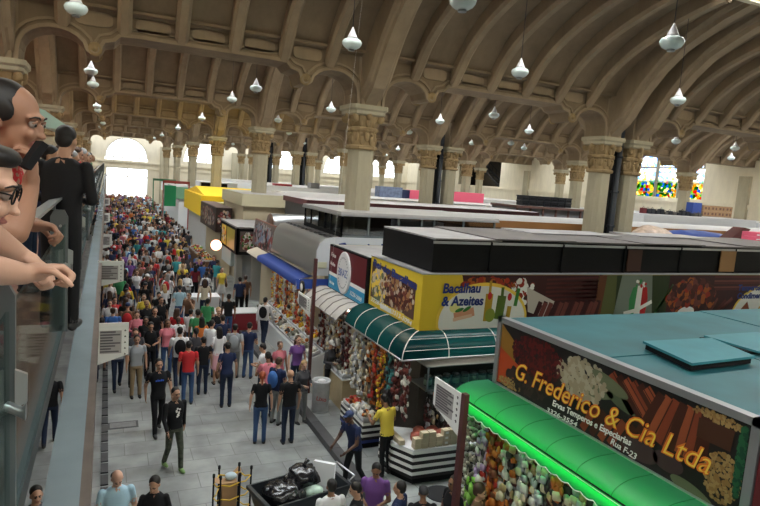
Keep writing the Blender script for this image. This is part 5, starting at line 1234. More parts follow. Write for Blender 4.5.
def prim_loft(secs, n=24):
    """secs: (cx, cy, cz, rx, ry)"""
    vs = []; den = []
    for a_, b_ in zip(secs[:-1], secs[1:]):
        m_ = max(1, int(abs(b_[2]-a_[2])/.025))
        den += [tuple(a_[i]+(b_[i]-a_[i])*k/m_ for i in range(5)) for k in range(m_)]
    secs = den+[secs[-1]]
    for (cx_, cy_, cz, rx, ry) in secs:
        for j in range(n):
            t = 2*PI*j/n; c, s_ = math.cos(t), math.sin(t)
            vs.append(Vector((cx_+rx*math.copysign(abs(c)**.85, c), cy_+ry*math.copysign(abs(s_)**.85, s_), cz)))
    k = len(secs)
    return vs, [(i*n+j, i*n+(j+1) % n, (i+1)*n+(j+1) % n, (i+1)*n+j) for i in range(k-1) for j in range(n)]+[tuple(range(n-1, -1, -1)), tuple(range((k-1)*n, k*n))]
def prim_ell(c, r, M=None):
    mb = MB().ball((0, 0, 0), 1, None, 22, 15, r); vs = [(M@Vector(v) if M else Vector(v))+Vector(c) for v in mb.v]
    return vs, mb.f
from mathutils import kdtree
SL = {'skin': 0, 'shirt': 1, 'pants': 2, 'shoe': 3, 'dark': 4, 'extra': 5, 'lip': 6}
def fuse(prims, name, voxel, ratio, mats, smooth=3):
    """prims: (verts, faces, tag) closed shells -> one continuous surface"""
    me = bpy.data.meshes.new('tmp'); V = []; Fc = []; kt = []
    for (vs, fs, tg) in prims:
        b = len(V); V += [tuple(v) for v in vs]; Fc += [tuple(b+i for i in f) for f in fs]; kt += [tg]*len(vs)
    me.from_pydata(V, [], Fc)
    bm = bmesh.new(); bm.from_mesh(me); bmesh.ops.remove_doubles(bm, verts=bm.verts, dist=1e-6); bmesh.ops.recalc_face_normals(bm, faces=bm.faces); bm.to_mesh(me); bm.free()
    kd = kdtree.KDTree(len(V))
    for i, v in enumerate(V): kd.insert(v, i)
    kd.balance()
    o = bpy.data.objects.new('tmp', me); COL.objects.link(o)
    r_ = o.modifiers.new('r', 'REMESH'); r_.mode = 'VOXEL'; r_.voxel_size = voxel
    if smooth: s_ = o.modifiers.new('s', 'SMOOTH'); s_.factor = .5; s_.iterations = smooth
    if ratio < 1: d_ = o.modifiers.new('d', 'DECIMATE'); d_.ratio = ratio
    dg = bpy.context.evaluated_depsgraph_get(); out = bpy.data.meshes.new_from_object(o.evaluated_get(dg)); out.name = name
    bpy.data.objects.remove(o)
    out.materials.clear()
    for m_ in mats: out.materials.append(m_)
    for p in out.polygons:
        _, i, _ = kd.find(p.center); p.material_index = SL[kt[i]]; p.use_smooth = True
    return out

def finger_chain(base, d, nrm, lens, r, curl, tg='skin'):
    """three phalanges starting at base, along d, curling towards nrm"""
    out = []; p = Vector(base); d = Vector(d).normalized(); ax = d.cross(Vector(nrm)).normalized()
    for k, L_ in enumerate(lens):
        d = (Matrix.Rotation(curl[k], 3, ax)@d).normalized(); q = p+d*L_
        out.append((*prim_capsule(p, q, r*(1-.1*k), r*(1-.1*(k+1))), tg)); p = q
    return out
def hand(w, d, palm, s=1.0, curl=.35, side=1, tg='skin', r=.0085, spread=.06):
    """w wrist point, d direction of the hand, palm the way the palm faces; side=+1 thumb on d x palm side"""
    w = Vector(w); d = Vector(d).normalized(); palm = Vector(palm); palm = (palm-d*palm.dot(d)).normalized(); a = d.cross(palm).normalized()*side
    out = []
    c = w+d*.045*s
    M = Matrix.Identity(3); M.col[0] = a; M.col[1] = palm; M.col[2] = d
    out.append((*prim_ell(c, (.042*s, .017*s, .052*s), M), tg))
    out.append((*prim_capsule(w-d*.01, w+d*.03*s, .025*s, .026*s), tg))
    for k, (off, L_) in enumerate(((.03, .072), (.01, .082), (-.01, .076), (-.03, .058))):
        dd = (d+a*off*spread*20).normalized()
        out += finger_chain(w+d*.082*s+a*off*s, dd, palm, [L_*.5*s, L_*.32*s, L_*.26*s], r*s*(1 if k < 3 else .9), [curl*.6, curl, curl*.8], tg)
    out += finger_chain(w+d*.03*s+a*.03*s, (d*.7+a*.8+palm*.25), palm+d*.3-a*.3, [.036*s, .03*s, .024*s], r*1.15*s, [.1, .25*(1+curl), .2], tg)
    return out

def head_prims(c, M, s=1.0, fine=False):
    """c centre of the head, M 3x3 orientation: x right, -y face, z up"""
    P_ = []
    def E(o_, r_, tg, R_=None): P_.append((*prim_ell(Vector(c)+M@(Vector(o_)*s), Vector(r_)*s, M if R_ is None else M@R_), tg))
    E((0, .012, .03), (.074, .093, .088), 'skin')          # skull
    E((0, -.022, -.035), (.058, .062, .078), 'skin')       # face
    E((0, -.052, -.088), (.03, .028, .022), 'skin')        # chin
    E((0, -.088, -.018), (.0125, .018, .026), 'skin')      # nose
    E((0, -.103, -.034), (.016, .012, .010), 'skin')
    E((0, -.078, .022), (.052, .018, .014), 'skin')        # brow
    for q in (-1, 1):
        E((q*.076, .008, -.012), (.01, .019, .032), 'skin')  # ear
        E((q*.03, -.078, -.03), (.022, .016, .02), 'skin')   # cheek
        if not fine:
            E((q*.029, -.0815, .004), (.014, .008, .0065), 'dark')
            E((q*.03, -.088, .021), (.02, .008, .0045), 'dark')
    E((0, -.0825, -.062), (.022, .01, .0065), 'lip')
    return P_

def body_prims(pose, female=False, skirt=False, longsleeve=False, shorts=False, lean=0, hvec=None, belly=0):
    P_ = []
    w_sh = .165 if female else .188; hip = .155 if female else .15
    P_.append((*prim_loft([(0, 0, .84, hip*.95, .115), (0, 0, .90, hip*1.02, .122), (0, 0, .945, hip*.9, .1)]), 'pants'))
    ch = .012 if female else 0
    tor = [(0, 0, .915, hip*1.07, .13), (0, -.0, 1.03, (.132 if female else .148)+belly*.02, .108+belly*.04), (0, -.005, 1.15, .138 if female else .158, .11+belly*.03), (0, -.008-ch, 1.27, .158 if female else .178, .118+ch), (0, 0, 1.36, w_sh*.93, .105), (0, .005, 1.42, w_sh*.8, .085), (0, .01, 1.465, .085, .062)]
    tor = [(a, b-lean*max(0, z-.93)**1.3, z, c, d_) for a, b, z, c, d_ in tor]
    P_.append((*prim_loft(tor), 'shirt'))
    def sh(z): return -lean*max(0, z-.93)**1.3
    P_.append((*prim_capsule((0, .01+sh(1.44), 1.44), (0, -.0+sh(1.52), 1.53), .056, .05), 'skin'))
    for sd, k in ((-1, 'L'), (1, 'R')):
        el, wr = pose['arm'+k]; s0 = Vector((sd*w_sh, .005+sh(1.4), 1.395)); el = Vector(el); wr = Vector(wr)
        el = s0+(el-s0).normalized()*.285; wr = el+(wr-el).normalized()*.25
        P_.append((*prim_capsule(s0 if longsleeve else s0+(el-s0)*.5, el, (.056 if not female else .047) if longsleeve else .046*(1 if not female else .85), .044 if not female else .037), 'shirt' if longsleeve else 'skin'))
        if not longsleeve: P_.append((*prim_capsule(s0, s0+(el-s0)*.55, .059 if not female else .05, .054 if not female else .047), 'shirt'))
        P_.append((*prim_capsule(el, wr, .043 if longsleeve else .038, .034 if longsleeve else .025), 'shirt' if longsleeve else 'skin'))
        d_ = (wr-el).normalized(); pl = Vector((-sd, 0, 0)) if abs(d_.x) < .8 else Vector((0, 0, -1))
        P_ += hand(wr, d_, pl, .95, .3, sd)
        kn, an = pose['leg'+k]; h0 = Vector((sd*.085, 0, .9)); kn = h0+(Vector(kn)-h0).normalized()*.425; an = kn+(Vector(an)-kn).normalized()*.40
        P_.append((*prim_capsule(h0, kn, .088 if female else .085, .062), 'pants'))
        tg = 'skin' if (skirt or shorts) else 'pants'
        P_.append((*prim_capsule(kn, an, .058 if tg == 'pants' else .05, .05 if tg == 'pants' else .036), tg))
        P_.append((*prim_ell(an+Vector((0, -.055, -.045)), (.044, .125, .04)), 'shoe')); P_.append((*prim_capsule(an+Vector((0, 0, -.05)), an+Vector((0, 0, .0)), .045, .042), 'shoe'))
    if skirt: P_.append((*prim_loft([(0, 0, .5, .22, .17), (0, 0, .7, .195, .15), (0, 0, .95, .15, .12)]), 'pants'))
    hc = Vector((0, -.02+sh(1.62), 1.615)); M = Matrix.Identity(3)
    if hvec: M = Matrix.Rotation(hvec[1], 3, 'Z')@Matrix.Rotation(hvec[0], 3, 'X'); hc += Vector((0, -abs(hvec[0])*.05, -abs(hvec[0])*.02))
    P_ += head_prims(hc, M)
    return P_, hc, M
STAND = {'armL': ((-.24, .02, 1.1), (-.25, -.05, .86)), 'armR': ((.24, .02, 1.1), (.25, -.05, .86)), 'legL': ((-.095, -.01, .47), (-.1, .02, .08)), 'legR': ((.095, -.01, .47), (.1, .02, .08))}
WALK = {'armL': ((-.25, .1, 1.12), (-.25, .06, .87)), 'armR': ((.25, -.06, 1.12), (.25, -.2, .92)), 'legL': ((-.09, -.13, .48), (-.09, -.17, .08)), 'legR': ((.09, .04, .47), (.09, .25, .15))}
WALK2 = {'armL': ((-.25, -.06, 1.12), (-.24, -.2, .93)), 'armR': ((.25, .1, 1.12), (.25, .08, .87)), 'legL': ((-.09, .05, .47), (-.09, .22, .13)), 'legR': ((.09, -.12, .48), (.09, -.15, .08))}
HOLD = {'armL': ((-.25, -.02, 1.12), (-.1, -.24, 1.1)), 'armR': ((.25, -.02, 1.12), (.12, -.24, 1.12)), 'legL': ((-.1, -.01, .47), (-.11, .02, .08)), 'legR': ((.1, -.03, .47), (.12, 0, .08))}
REACH = {'armL': ((-.27, -.15, 1.15), (-.2, -.4, 1.1)), 'armR': ((.27, -.15, 1.18), (.24, -.4, 1.2)), 'legL': ((-.1, -.05, .47), (-.1, .02, .08)), 'legR': ((.1, .0, .47), (.12, .08, .08))}
PHONE = {'armL': ((-.24, .0, 1.12), (-.2, -.2, .98)), 'armR': ((.25, -.12, 1.18), (.1, -.12, 1.45)), 'legL': ((-.1, -.01, .47), (-.11, .02, .08)), 'legR': ((.1, -.03, .47), (.12, 0, .08))}
PUSH = {'armL': ((-.24, -.2, 1.18), (-.2, -.42, 1.02)), 'armR': ((.24, -.2, 1.18), (.2, -.42, 1.02)), 'legL': ((-.09, -.13, .48), (-.09, -.13, .08)), 'legR': ((.09, .06, .47), (.09, .28, .15))}
base = [mat('skin_base', (.5, .3, .2)), mat('cloth_base', (.5, .5, .5)), mat('trouser_base', (.1, .1, .2)), mat('shoe_base', (.05, .05, .05)), mat('eye_dark', (.03, .02, .02), .4), mat('extra_base', (.4, .4, .4)), mat('lip_red', (.32, .12, .1), .5)]
VAR = {}
def mkvar(k, pose, **kw):
    P_, hc, M = body_prims(pose, **kw); VAR[k] = (fuse(P_, 'person_'+k, .013, .3, base, 2), hc, M)
mkvar('stand', STAND); mkvar('walk', WALK); mkvar('walk2', WALK2, longsleeve=True); mkvar('hold', HOLD, hvec=(.35, .1)); mkvar('reach', REACH, lean=.25, hvec=(.4, 0)); mkvar('phone', PHONE)
mkvar('push', PUSH, lean=.35, hvec=(.1, 0)); mkvar('fstand', STAND, female=True); mkvar('fwalk', WALK2, female=True); mkvar('fhold', HOLD, female=True, longsleeve=True, hvec=(.3, -.2)); mkvar('fskirt', STAND, female=True, skirt=True); mkvar('shorts', WALK, shorts=True); mkvar('belly', HOLD, belly=1.2, hvec=(.5, .1))
# hair and hats as shells around the head centre (x right, -y face)
hairm = mat('hair_base', (.02, .015, .012), .5)
def hair_mesh(kind):
    P_ = []
    if kind == 'short': P_ = [(*prim_ell((0, .028, .05), (.082, .09, .084)), 'skin'), (*prim_ell((0, .06, .0), (.07, .055, .07)), 'skin')]
    if kind == 'curly': P_ = [(*prim_ell((0, .03, .055), (.1, .105, .1)), 'skin'), (*prim_ell((0, .06, .0), (.09, .07, .09)), 'skin')]
    if kind == 'long': P_ = [(*prim_ell((0, .028, .045), (.086, .095, .088)), 'skin'), (*prim_loft([(0, .075, -.28, .06, .03), (0, .085, -.18, .095, .045), (0, .065, -.05, .095, .06), (0, .04, .04, .08, .07)]), 'skin')]
    if kind == 'bun': P_ = [(*prim_ell((0, .028, .048), (.082, .091, .084)), 'skin'), (*prim_ell((0, .12, .05), (.04, .04, .04)), 'skin'), (*prim_ell((0, .06, 0), (.068, .05, .06)), 'skin')]
    if kind == 'tail': P_ = [(*prim_ell((0, .028, .048), (.082, .091, .084)), 'skin'), (*prim_capsule((0, .11, .04), (0, .13, -.16), .03, .015), 'skin'), (*prim_ell((0, .06, 0), (.068, .05, .06)), 'skin')]
    if kind == 'cap': P_ = [(*prim_ell((0, .02, .055), (.084, .1, .078)), 'skin'), (*prim_ell((0, -.09, .045), (.06, .06, .01)), 'skin')]
    if kind == 'fringe': P_ = [(*prim_ell((0, .06, .0), (.08, .06, .05)), 'skin')]
    if kind == 'bald': return None
    return fuse(P_, 'hair_'+kind, .008, .35, [hairm], 2)
HAIR = {k: hair_mesh(k) for k in ('short', 'curly', 'long', 'bun', 'tail', 'cap', 'fringe', 'bald')}
for k, me in HAIR.items():
    if me:
        for p in me.polygons: p.material_index = 0
pack = MB(); pack.ball((0, 0, 0), 1, hairm, 14, 10, (.15, .09, .22)); 
pack.v = [(x, max(-.06, min(.08, y)), z) for x, y, z in pack.v]
pk0 = pack.build('backpack'); PACK = pk0.data; bpy.data.objects.remove(pk0)
bg0 = MB().ball((0, 0, 0), 1, hairm, 12, 8, (.05, .12, .11)).tube([(0, -.08, .08), (-.1, -.06, .35), (-.22, -.02, .6), (-.1, .06, .35), (0, .08, .08)], .012, hairm, 5).build('shoulder_bag'); SBAG = bg0.data; bpy.data.objects.remove(bg0)

def cm(name, col, r_=.75): return mat('cloth_'+name, col, r_, spec=.2)
SH = {'black': (.012, .012, .014), 'white': (.72, .72, .74), 'grey': (.3, .32, .34), 'red': (.5, .03, .035), 'navy': (.02, .03, .08), 'blue': (.05, .14, .4), 'light blue': (.4, .6, .72), 'yellow': (.75, .58, .08), 'purple': (.16, .07, .25), 'pink': (.65, .2, .25), 'orange': (.6, .18, .04), 'green': (.05, .25, .1), 'teal': (.05, .3, .32), 'brown': (.15, .08, .05), 'cream': (.65, .58, .45), 'dark grey': (.07, .07, .08), 'maroon': (.18, .02, .03)}
PT = {'blue jeans': (.05, .1, .22), 'dark jeans': (.02, .03, .06), 'black trousers': (.012, .012, .014), 'grey trousers': (.22, .23, .23), 'khaki trousers': (.3, .22, .13), 'camouflage trousers': (.06, .07, .05), 'pink skirt': (.7, .38, .42), 'white trousers': (.6, .6, .6)}
SK = {'light': (.6, .36, .26), 'tan': (.46, .26, .17), 'brown': (.24, .12, .07), 'dark': (.09, .045, .03), 'olive': (.34, .175, .11)}
HC = {'black': (.01, .008, .007), 'brown': (.06, .03, .018), 'fair': (.38, .24, .11), 'red': (.3, .06, .02), 'grey': (.3, .3, .3), 'navy cap': (.02, .04, .12), 'white cap': (.7, .7, .7), 'dark cap': (.03, .03, .035)}
PEOPLE = []
def clear(x, y, r_): return all((q['x']-x)**2+(q['y']-y)**2 > r_*r_ for q in PEOPLE)
def person(x, y, z, rz, var, shirt, pants, hair=('short', 'black'), skin='tan', lab=None, sc=1.0, pack=None, bag=None, shoe=(.03, .03, .03), grp='people in the crowded aisle'):
    me, hc, M = VAR[var]; o = bpy.data.objects.new('person', me); COL.objects.link(o)
    ms = [mat('skin_'+skin, SK[skin], .5), cm(shirt, SH[shirt]), cm(pants, PT[pants]), mat('shoe_%.2f_%.2f' % shoe[:2], shoe, .6)]
    if pants == 'camouflage trousers' and not ms[2].get('v'):
        ms[2] = mat('cloth_camo', PT[pants], .8, var=.7, scale=12)
    for i, m_ in enumerate(ms): o.material_slots[i].link = 'OBJECT'; o.material_slots[i].material = m_
    o.location = (x, y, z); o.rotation_euler = (0, 0, rz); o.scale = (sc, sc, sc)
    hk, hcol = hair
    def part(nm, md, m_, loc, mr=None):
        h = bpy.data.objects.new(nm, md); COL.objects.link(h); h.parent = o; h.location = loc
        if mr is not None: h.rotation_euler = mr.to_euler()
        h.material_slots[0].link = 'OBJECT'; h.material_slots[0].material = m_; return h
    if HAIR[hk]: part('hat' if 'cap' in hk else 'hair', HAIR[hk], mat('hair_'+hcol, HC[hcol], .5), hc, M)
    if pack: part('backpack', PACK, cm(pack, SH[pack]), (0, .19, 1.22))
    if bag: part('shoulder_bag', SBAG, cm(bag, SH[bag]), (.24, 0, .88))
    tag(o, lab, 'person', grp)
    PEOPLE.append(dict(o=o, x=x, y=y, shirt=shirt, pants=pants, hair=hair, lab=lab, rz=rz, pack=pack, bag=bag)); return o
FT = 0           # facing the camera: rz = 0 looks towards -Y
def at_head(px, py, z=1.72, fz=0.0): p = onz(px, py, z+fz); return p.x, p.y
def at_foot(px, py, fz=0.0): p = onz(px, py, fz); return p.x, p.y
def hero(px, py, how, rz, var, shirt, pants, hair, skin, lab, sc=1.0, fz=0.0, **k):
    x, y = at_head(px, py, 1.71*sc, fz) if how == 'h' else at_foot(px, py, fz); return person(x, y, fz, rz, var, shirt, pants, hair, skin, lab, sc, **k)
p1_ = hero(173, 470, 'f', .35, 'walk2', 'black', 'camouflage trousers', ('short', 'black'), 'tan', 'young man in black sweater with white print and camouflage trousers walking alone', 1.03, shoe=(.2, .35, .12))
p2_ = hero(157, 434, 'f', .15, 'walk', 'black', 'black trousers', ('short', 'black'), 'tan', 'man in black T-shirt with blue print beside the one in camouflage trousers', 1.05)
for po, col, lab in ((p1_, inkw, 'white print'), (p2_, C('print_blue', (.03, .12, .6)), 'blue print')):
    mb = MB(); rr = random.Random(3)
    for k in range(9 if col is inkw else 5):
        if col is inkw: mb.lathe([(.016, 0), (.022, 0), (.022, .003), (.016, .003)], col, (rr.uniform(-.03, .05), -.132, 1.18+.02*k), n=6, M=Matrix.Rotation(PI/2, 4, 'X'))
        else: mb.box(-.09+.036*k, -.064+.036*k, -.138, -.132, 1.27, 1.3+.01*(k % 2), col)
    o = mb.build('chest_print', parent=po, weld=False); o['label'] = lab
hero(137, 336, 'h', .1, 'stand', 'grey', 'khaki trousers', ('short', 'black'), 'tan', 'man in pale grey T-shirt and khaki trousers behind the blue print T-shirt', 1.0)
hero(117, 390, 'f', .1, 'walk', 'grey', 'dark jeans', ('short', 'brown'), 'tan', 'person in dark jeans half hidden behind the nearest gallery sign')
hero(117, 470, 'h', .1, 'belly', 'light blue', 'grey trousers', ('fringe', 'black'), 'light', 'balding man in light blue polo shirt looking down at bottom left', 1.04)
hero(155, 477, 'h', -.2, 'fhold', 'black', 'dark jeans', ('tail', 'black'), 'tan', 'woman in black cardigan and dark hair at the bottom edge', 1.0)
hero(187, 404, 'f', PI-.1, 'stand', 'red', 'blue jeans', ('short', 'black'), 'tan', 'man in red T-shirt and blue jeans seen from behind near the open floor')
hero(217, 384, 'f', PI+.2, 'fskirt', 'white', 'pink skirt', ('long', 'black'), 'tan', 'woman in white top and pink skirt seen from behind')
hero(233, 380, 'f', PI-.3, 'walk', 'grey', 'grey trousers', ('short', 'black'), 'tan', 'person in grey hoodie and grey trousers with a pale backpack', pack='grey')
hero(247, 378, 'f', 2.6, 'hold', 'navy', 'blue jeans', ('short', 'black'), 'tan', 'man in navy polo and jeans beside the pale backpack')
hero(259, 443, 'f', PI-.2, 'fstand', 'black', 'blue jeans', ('tail', 'red'), 'light', 'red-haired woman in black top and blue jeans seen from behind', 1.0)
hero(287, 443, 'f', PI+.1, 'stand', 'black', 'dark jeans', ('bald', 'black'), 'tan', 'bald man in black shirt and dark jeans seen from behind', 1.03)
hero(275, 424, 'f', 2.2, 'hold', 'navy', 'grey trousers', ('short', 'brown'), 'tan', 'person in navy top with a blue backpack behind the red-haired woman', pack='blue')
hero(300, 423, 'f', .3, 'fhold', 'dark grey', 'grey trousers', ('long', 'fair'), 'light', 'fair-haired woman in grey trousers by the litter bin', .96)
hero(384, 474, 'f', PI+.2, 'reach', 'yellow', 'black trousers', ('short', 'black'), 'brown', 'man in bright yellow T-shirt at the striped counter seen from behind', .98, fz=.15, grp='people at the stalls')
wk = hero(352, 490, 'f', -1.2, 'push', 'navy', 'black trousers', ('cap', 'navy cap'), 'dark', 'worker in navy uniform and cap pushing the waste cart', 1.0, grp='people at the stalls')
hero(332, 481, 'h', PI, 'stand', 'white', 'dark jeans', ('short', 'black'), 'brown', 'man in white shirt with red collar at the bottom edge near the cart', .97)
hero(358, 484, 'h', -2.2, 'hold', 'black', 'dark jeans', ('short', 'black'), 'tan', 'person in black T-shirt at the bottom edge below the worker', .96)
hero(377, 464, 'h', -.6, 'hold', 'purple', 'dark jeans', ('short', 'black'), 'brown', 'man in dark purple shirt looking down below the yellow T-shirt', .98)
hero(401, 483, 'h', -2.4, 'stand', 'navy', 'dark jeans', ('short', 'black'), 'tan', 'dark-haired person in navy shirt at the bottom edge', .97)
hero(424, 488, 'h', 2.8, 'stand', 'black', 'black trousers', ('cap', 'dark cap'), 'brown', 'person in dark cap at the bottom edge right of the navy shirt', .95)
hero(455, 477, 'h', -1.4, 'fstand', 'black', 'black trousers', ('long', 'black'), 'brown', 'long dark-haired woman in black below the directory sign post', .98)
hero(480, 486, 'h', .6, 'stand', 'brown', 'khaki trousers', ('curly', 'brown'), 'tan', 'brown-haired person at the bottom edge right of the sign post', .97)
hero(36, 488, 'h', .3, 'stand', 'dark grey', 'dark jeans', ('short', 'black'), 'tan', 'dark-haired person below, seen through the gallery glass', 1.0)
hero(50, 370, 'h', PI, 'walk', 'black', 'dark jeans', ('short', 'black'), 'tan', 'person in black walking below, seen through the gallery glass', 1.0)
hero(331, 341, 'h', .5, 'fhold', 'dark grey', 'black trousers', ('cap', 'white cap'), 'tan', 'stall keeper in white cap and dark dress behind the beige counter', .95, fz=.15, grp='people at the stalls')
MID = [(151, 322, 0, 'hold', 'black', 'black trousers', 'short', 'black'), (164, 322, .1, 'fstand', 'pink', 'blue jeans', 'long', 'brown'), (180, 330, PI, 'walk', 'white', 'dark jeans', 'short', 'black'), (177, 310, PI-.4, 'fstand', 'red', 'black trousers', 'long', 'brown'), (155, 309, .1, 'stand', 'black', 'dark jeans', 'short', 'black'),
 (144, 294, 0, 'fstand', 'yellow', 'dark jeans', 'short', 'brown'), (159, 291, 0, 'hold', 'black', 'black trousers', 'short', 'black'), (161, 299, .4, 'stand', 'black', 'dark jeans', 'short', 'black'), (137, 311, .2, 'fhold', 'pink', 'dark jeans', 'tail', 'brown'), (146, 315, 0, 'fstand', 'black', 'black trousers', 'long', 'black'), (126, 299, PI-.3, 'fstand', 'black', 'blue jeans', 'long', 'brown'), (110, 299, 0, 'stand', 'white', 'blue jeans', 'short', 'black'), (103, 300, .3, 'stand', 'red', 'dark jeans', 'short', 'black'), (113, 308, PI, 'stand', 'blue', 'dark jeans', 'short', 'brown'),
 (137, 270, 0, 'fwalk', 'white', 'blue jeans', 'long', 'brown'), (154, 259, PI, 'shorts', 'red', 'white trousers', 'short', 'grey'), (167, 261, PI+.4, 'shorts', 'black', 'black trousers', 'short', 'brown'), (183, 263, PI, 'walk', 'yellow', 'blue jeans', 'short', 'fair'), (177, 256, PI, 'stand', 'teal', 'dark jeans', 'short', 'grey'), (130, 259, 0, 'stand', 'purple', 'dark jeans', 'short', 'black'), (124, 252, .2, 'fstand', 'purple', 'black trousers', 'long', 'black'), (110, 280, 0, 'fstand', 'white', 'grey trousers', 'bun', 'black'), (126, 288, .6, 'hold', 'black', 'grey trousers', 'short', 'black'), (143, 262, PI, 'fstand', 'pink', 'black trousers', 'tail', 'red'), (148, 263, PI, 'fstand', 'maroon', 'blue jeans', 'short', 'brown'),
 (222, 270, .2, 'fskirt', 'yellow', 'white trousers', 'short', 'black'), (240, 281, PI, 'stand', 'navy', 'black trousers', 'short', 'black'), (259, 281, PI, 'stand', 'brown', 'black trousers', 'short', 'brown'), (270, 302, PI-.6, 'walk2', 'white', 'dark jeans', 'short', 'black'), (202, 316, PI, 'fstand', 'orange', 'black trousers', 'long', 'black'), (212, 322, 2.4, 'stand', 'white', 'blue jeans', 'short', 'black'), (223, 315, PI, 'stand', 'navy', 'dark jeans', 'short', 'black'),
 (264, 343, -2.2, 'hold', 'white', 'dark jeans', 'short', 'black'), (278, 342, .2, 'fstand', 'pink', 'grey trousers', 'bun', 'brown'), (270, 354, PI, 'reach', 'pink', 'dark jeans', 'short', 'black'), (298, 342, .1, 'fstand', 'purple', 'dark jeans', 'long', 'brown'), (195, 313, PI, 'stand', 'green', 'dark jeans', 'short', 'black'), (205, 281, PI, 'fstand', 'cream', 'dark jeans', 'long', 'brown'), (208, 299, 2.6, 'stand', 'green', 'black trousers', 'short', 'black'), (229, 295, PI, 'stand', 'black', 'blue jeans', 'short', 'black'), (195, 262, 2.4, 'stand', 'blue', 'dark jeans', 'short', 'black'), (202, 262, 2.9, 'stand', 'blue', 'dark jeans', 'short', 'brown'), (217, 264, 2.2, 'hold', 'teal', 'grey trousers', 'short', 'black'), (166, 246, 0, 'stand', 'black', 'blue jeans', 'short', 'black'), (204, 335, PI, 'stand', 'black', 'dark jeans', 'short', 'black'), (120, 275, 0, 'stand', 'green', 'dark jeans', 'short', 'black'), (131, 330, 0, 'hold', 'dark grey', 'black trousers', 'short', 'brown'), (193, 330, PI, 'fstand', 'dark grey', 'blue jeans', 'tail', 'black'), (228, 345, PI, 'fstand', 'navy', 'dark jeans', 'bun', 'black'), (180, 285, PI, 'hold', 'light blue', 'blue jeans', 'short', 'black')]
rp = random.Random(21)
for (px, py, rz, v, s_, pt, hk, hc_) in MID:
    x, y = at_head(px, py, 1.70)
    if x > 4.9: x = min(x, 5.2)
    for q_ in range(6):
        if not clear(x, y, .45): x += .12; y += .2
    person(x, y, .15 if x > 4.75 else 0, rz, v, s_, pt, (hk, hc_), rp.choice(['light', 'tan', 'tan', 'brown']), None, rp.uniform(.95, 1.03), bag=rp.choice([None, None, 'black', 'brown']) if v.startswith('f') else None, pack='black' if s_ == 'white' and pt == 'dark jeans' else None)
# fill the crowd
vs_m = ['stand', 'walk', 'walk2', 'hold', 'phone', 'shorts']; vs_f = ['fstand', 'fwalk', 'fhold', 'fskirt']
shw = ['black']*13+['white']*9+['grey']*5+['navy']*6+['red']*3+['blue']*3+['light blue']*3+['yellow', 'yellow', 'purple', 'purple', 'pink', 'pink', 'orange', 'green', 'teal', 'brown', 'brown', 'cream', 'cream']+['dark grey']*5+['maroon', 'maroon']
ptw = ['blue jeans']*4+['dark jeans']*4+['black trousers']*3+['grey trousers', 'khaki trousers']
tries = 0
def addrand(x, y, z):
    fem = rp.random() < .48; v = rp.choice(vs_f if fem else vs_m); hk = rp.choice(['long', 'long', 'bun', 'tail', 'short']) if fem else rp.choice(['short', 'short', 'short', 'bald', 'cap', 'curly'])
    hc_ = rp.choice(['dark cap', 'navy cap', 'white cap']) if hk == 'cap' else rp.choice(['black', 'black', 'black', 'brown', 'brown', 'fair', 'grey'])
    rz = rp.choice([0, PI])+rp.uniform(-.7, .7)
    person(x, y, z, rz, v, rp.choice(shw), rp.choice(ptw), (hk, hc_), rp.choice(['light', 'tan', 'tan', 'brown', 'dark']), None, rp.uniform(.92, 1.04), pack=rp.choice([None]*5+['black', 'navy', 'red']), bag=rp.choice([None]*4+['brown', 'black']) if fem else None)
TOTAL = 288
TABS = [(o_.location.x, o_.location.y) for o_ in bpy.data.objects if o_.name.startswith('serving_table')]
while len(PEOPLE) < TOTAL and tries < 20000:
    tries += 1
    y = 18+36*rp.random()**.9; x = rp.uniform(-.55, 5.1)
    if y > 34 and rp.random() < .3: x = rp.uniform(4.6, 5.2)
    z = .15 if x > 4.98 else 0
    if 4.6 < x < 5.0: continue
    if y < 22 and 1.6 < x < 4.2 and rp.random() < .75: continue
    if y < 26 and rp.random() < .35: continue
    if 3.0 < x < 5.2 and 20.5 < y < 25.5: continue
    if x > 4.9 and 33.9 < y < 41.6: continue
    if clear(x, y, .6) and all(abs(x-tx) > 1.2 or abs(y-ty) > .75 for tx, ty in TABS): addrand(x, y, z)
print('people', len(PEOPLE), tries)
# labels for the crowd
def where(q):
    y = q['y']; 
    a = 'beside the grey awning' if y < 17.2 else 'beside the blue awning' if y < 23.5 else 'beside the photo panel stall' if y < 27.4 else 'beside the K stall' if y < 33 else 'beside the dark brown stall' if y < 41.5 else 'beside the yellow stall' if y < 50 else 'past the yellow stall'
    return a
def side(q):
    x = q['x']; return 'gallery side' if x < .7 else 'left of middle' if x < 1.9 else 'mid aisle' if x < 3.1 else 'right of middle' if x < 4.3 else 'stall side'
seenl = set(q['lab'] for q in PEOPLE if q['lab'])
for q in PEOPLE:
    if q['lab']: continue
    ns = sorted([n for n in PEOPLE if n is not q], key=lambda n: (n['x']-q['x'])**2+(n['y']-q['y'])**2)[:6]
    hk, hcx = q['hair']; hw = 'bald' if hk == 'bald' else ('in %s' % hcx if hk == 'cap' else '%s-haired' % hcx)
    t0 = 'person in %s top, %s' % (q['shirt'], q['pants']); cands = ['%s, %s, %s' % (t0, side(q), where(q)), '%s %s, %s, %s' % (hw, t0, side(q), where(q)) if hk != 'cap' else '%s and %s, %s, %s' % (t0, hcx, side(q), where(q))]
    for n in ns:
        dx, dy = n['x']-q['x'], n['y']-q['y']; rel = ('left of' if dx > 0 else 'right of') if abs(dx) > abs(dy) else ('in front of' if dy > 0 else 'behind')
        cands.append('%s, %s %s top, %s' % (t0, rel, n['shirt'], where(q))); cands.append('%s, %s %s top and %s, %s' % (t0, rel, n['shirt'], n['pants'], where(q)))
    for c in cands:
        if c not in seenl and len(c.split()) <= 16: break
    seenl.add(c); q['lab'] = c; q['o']['label'] = c
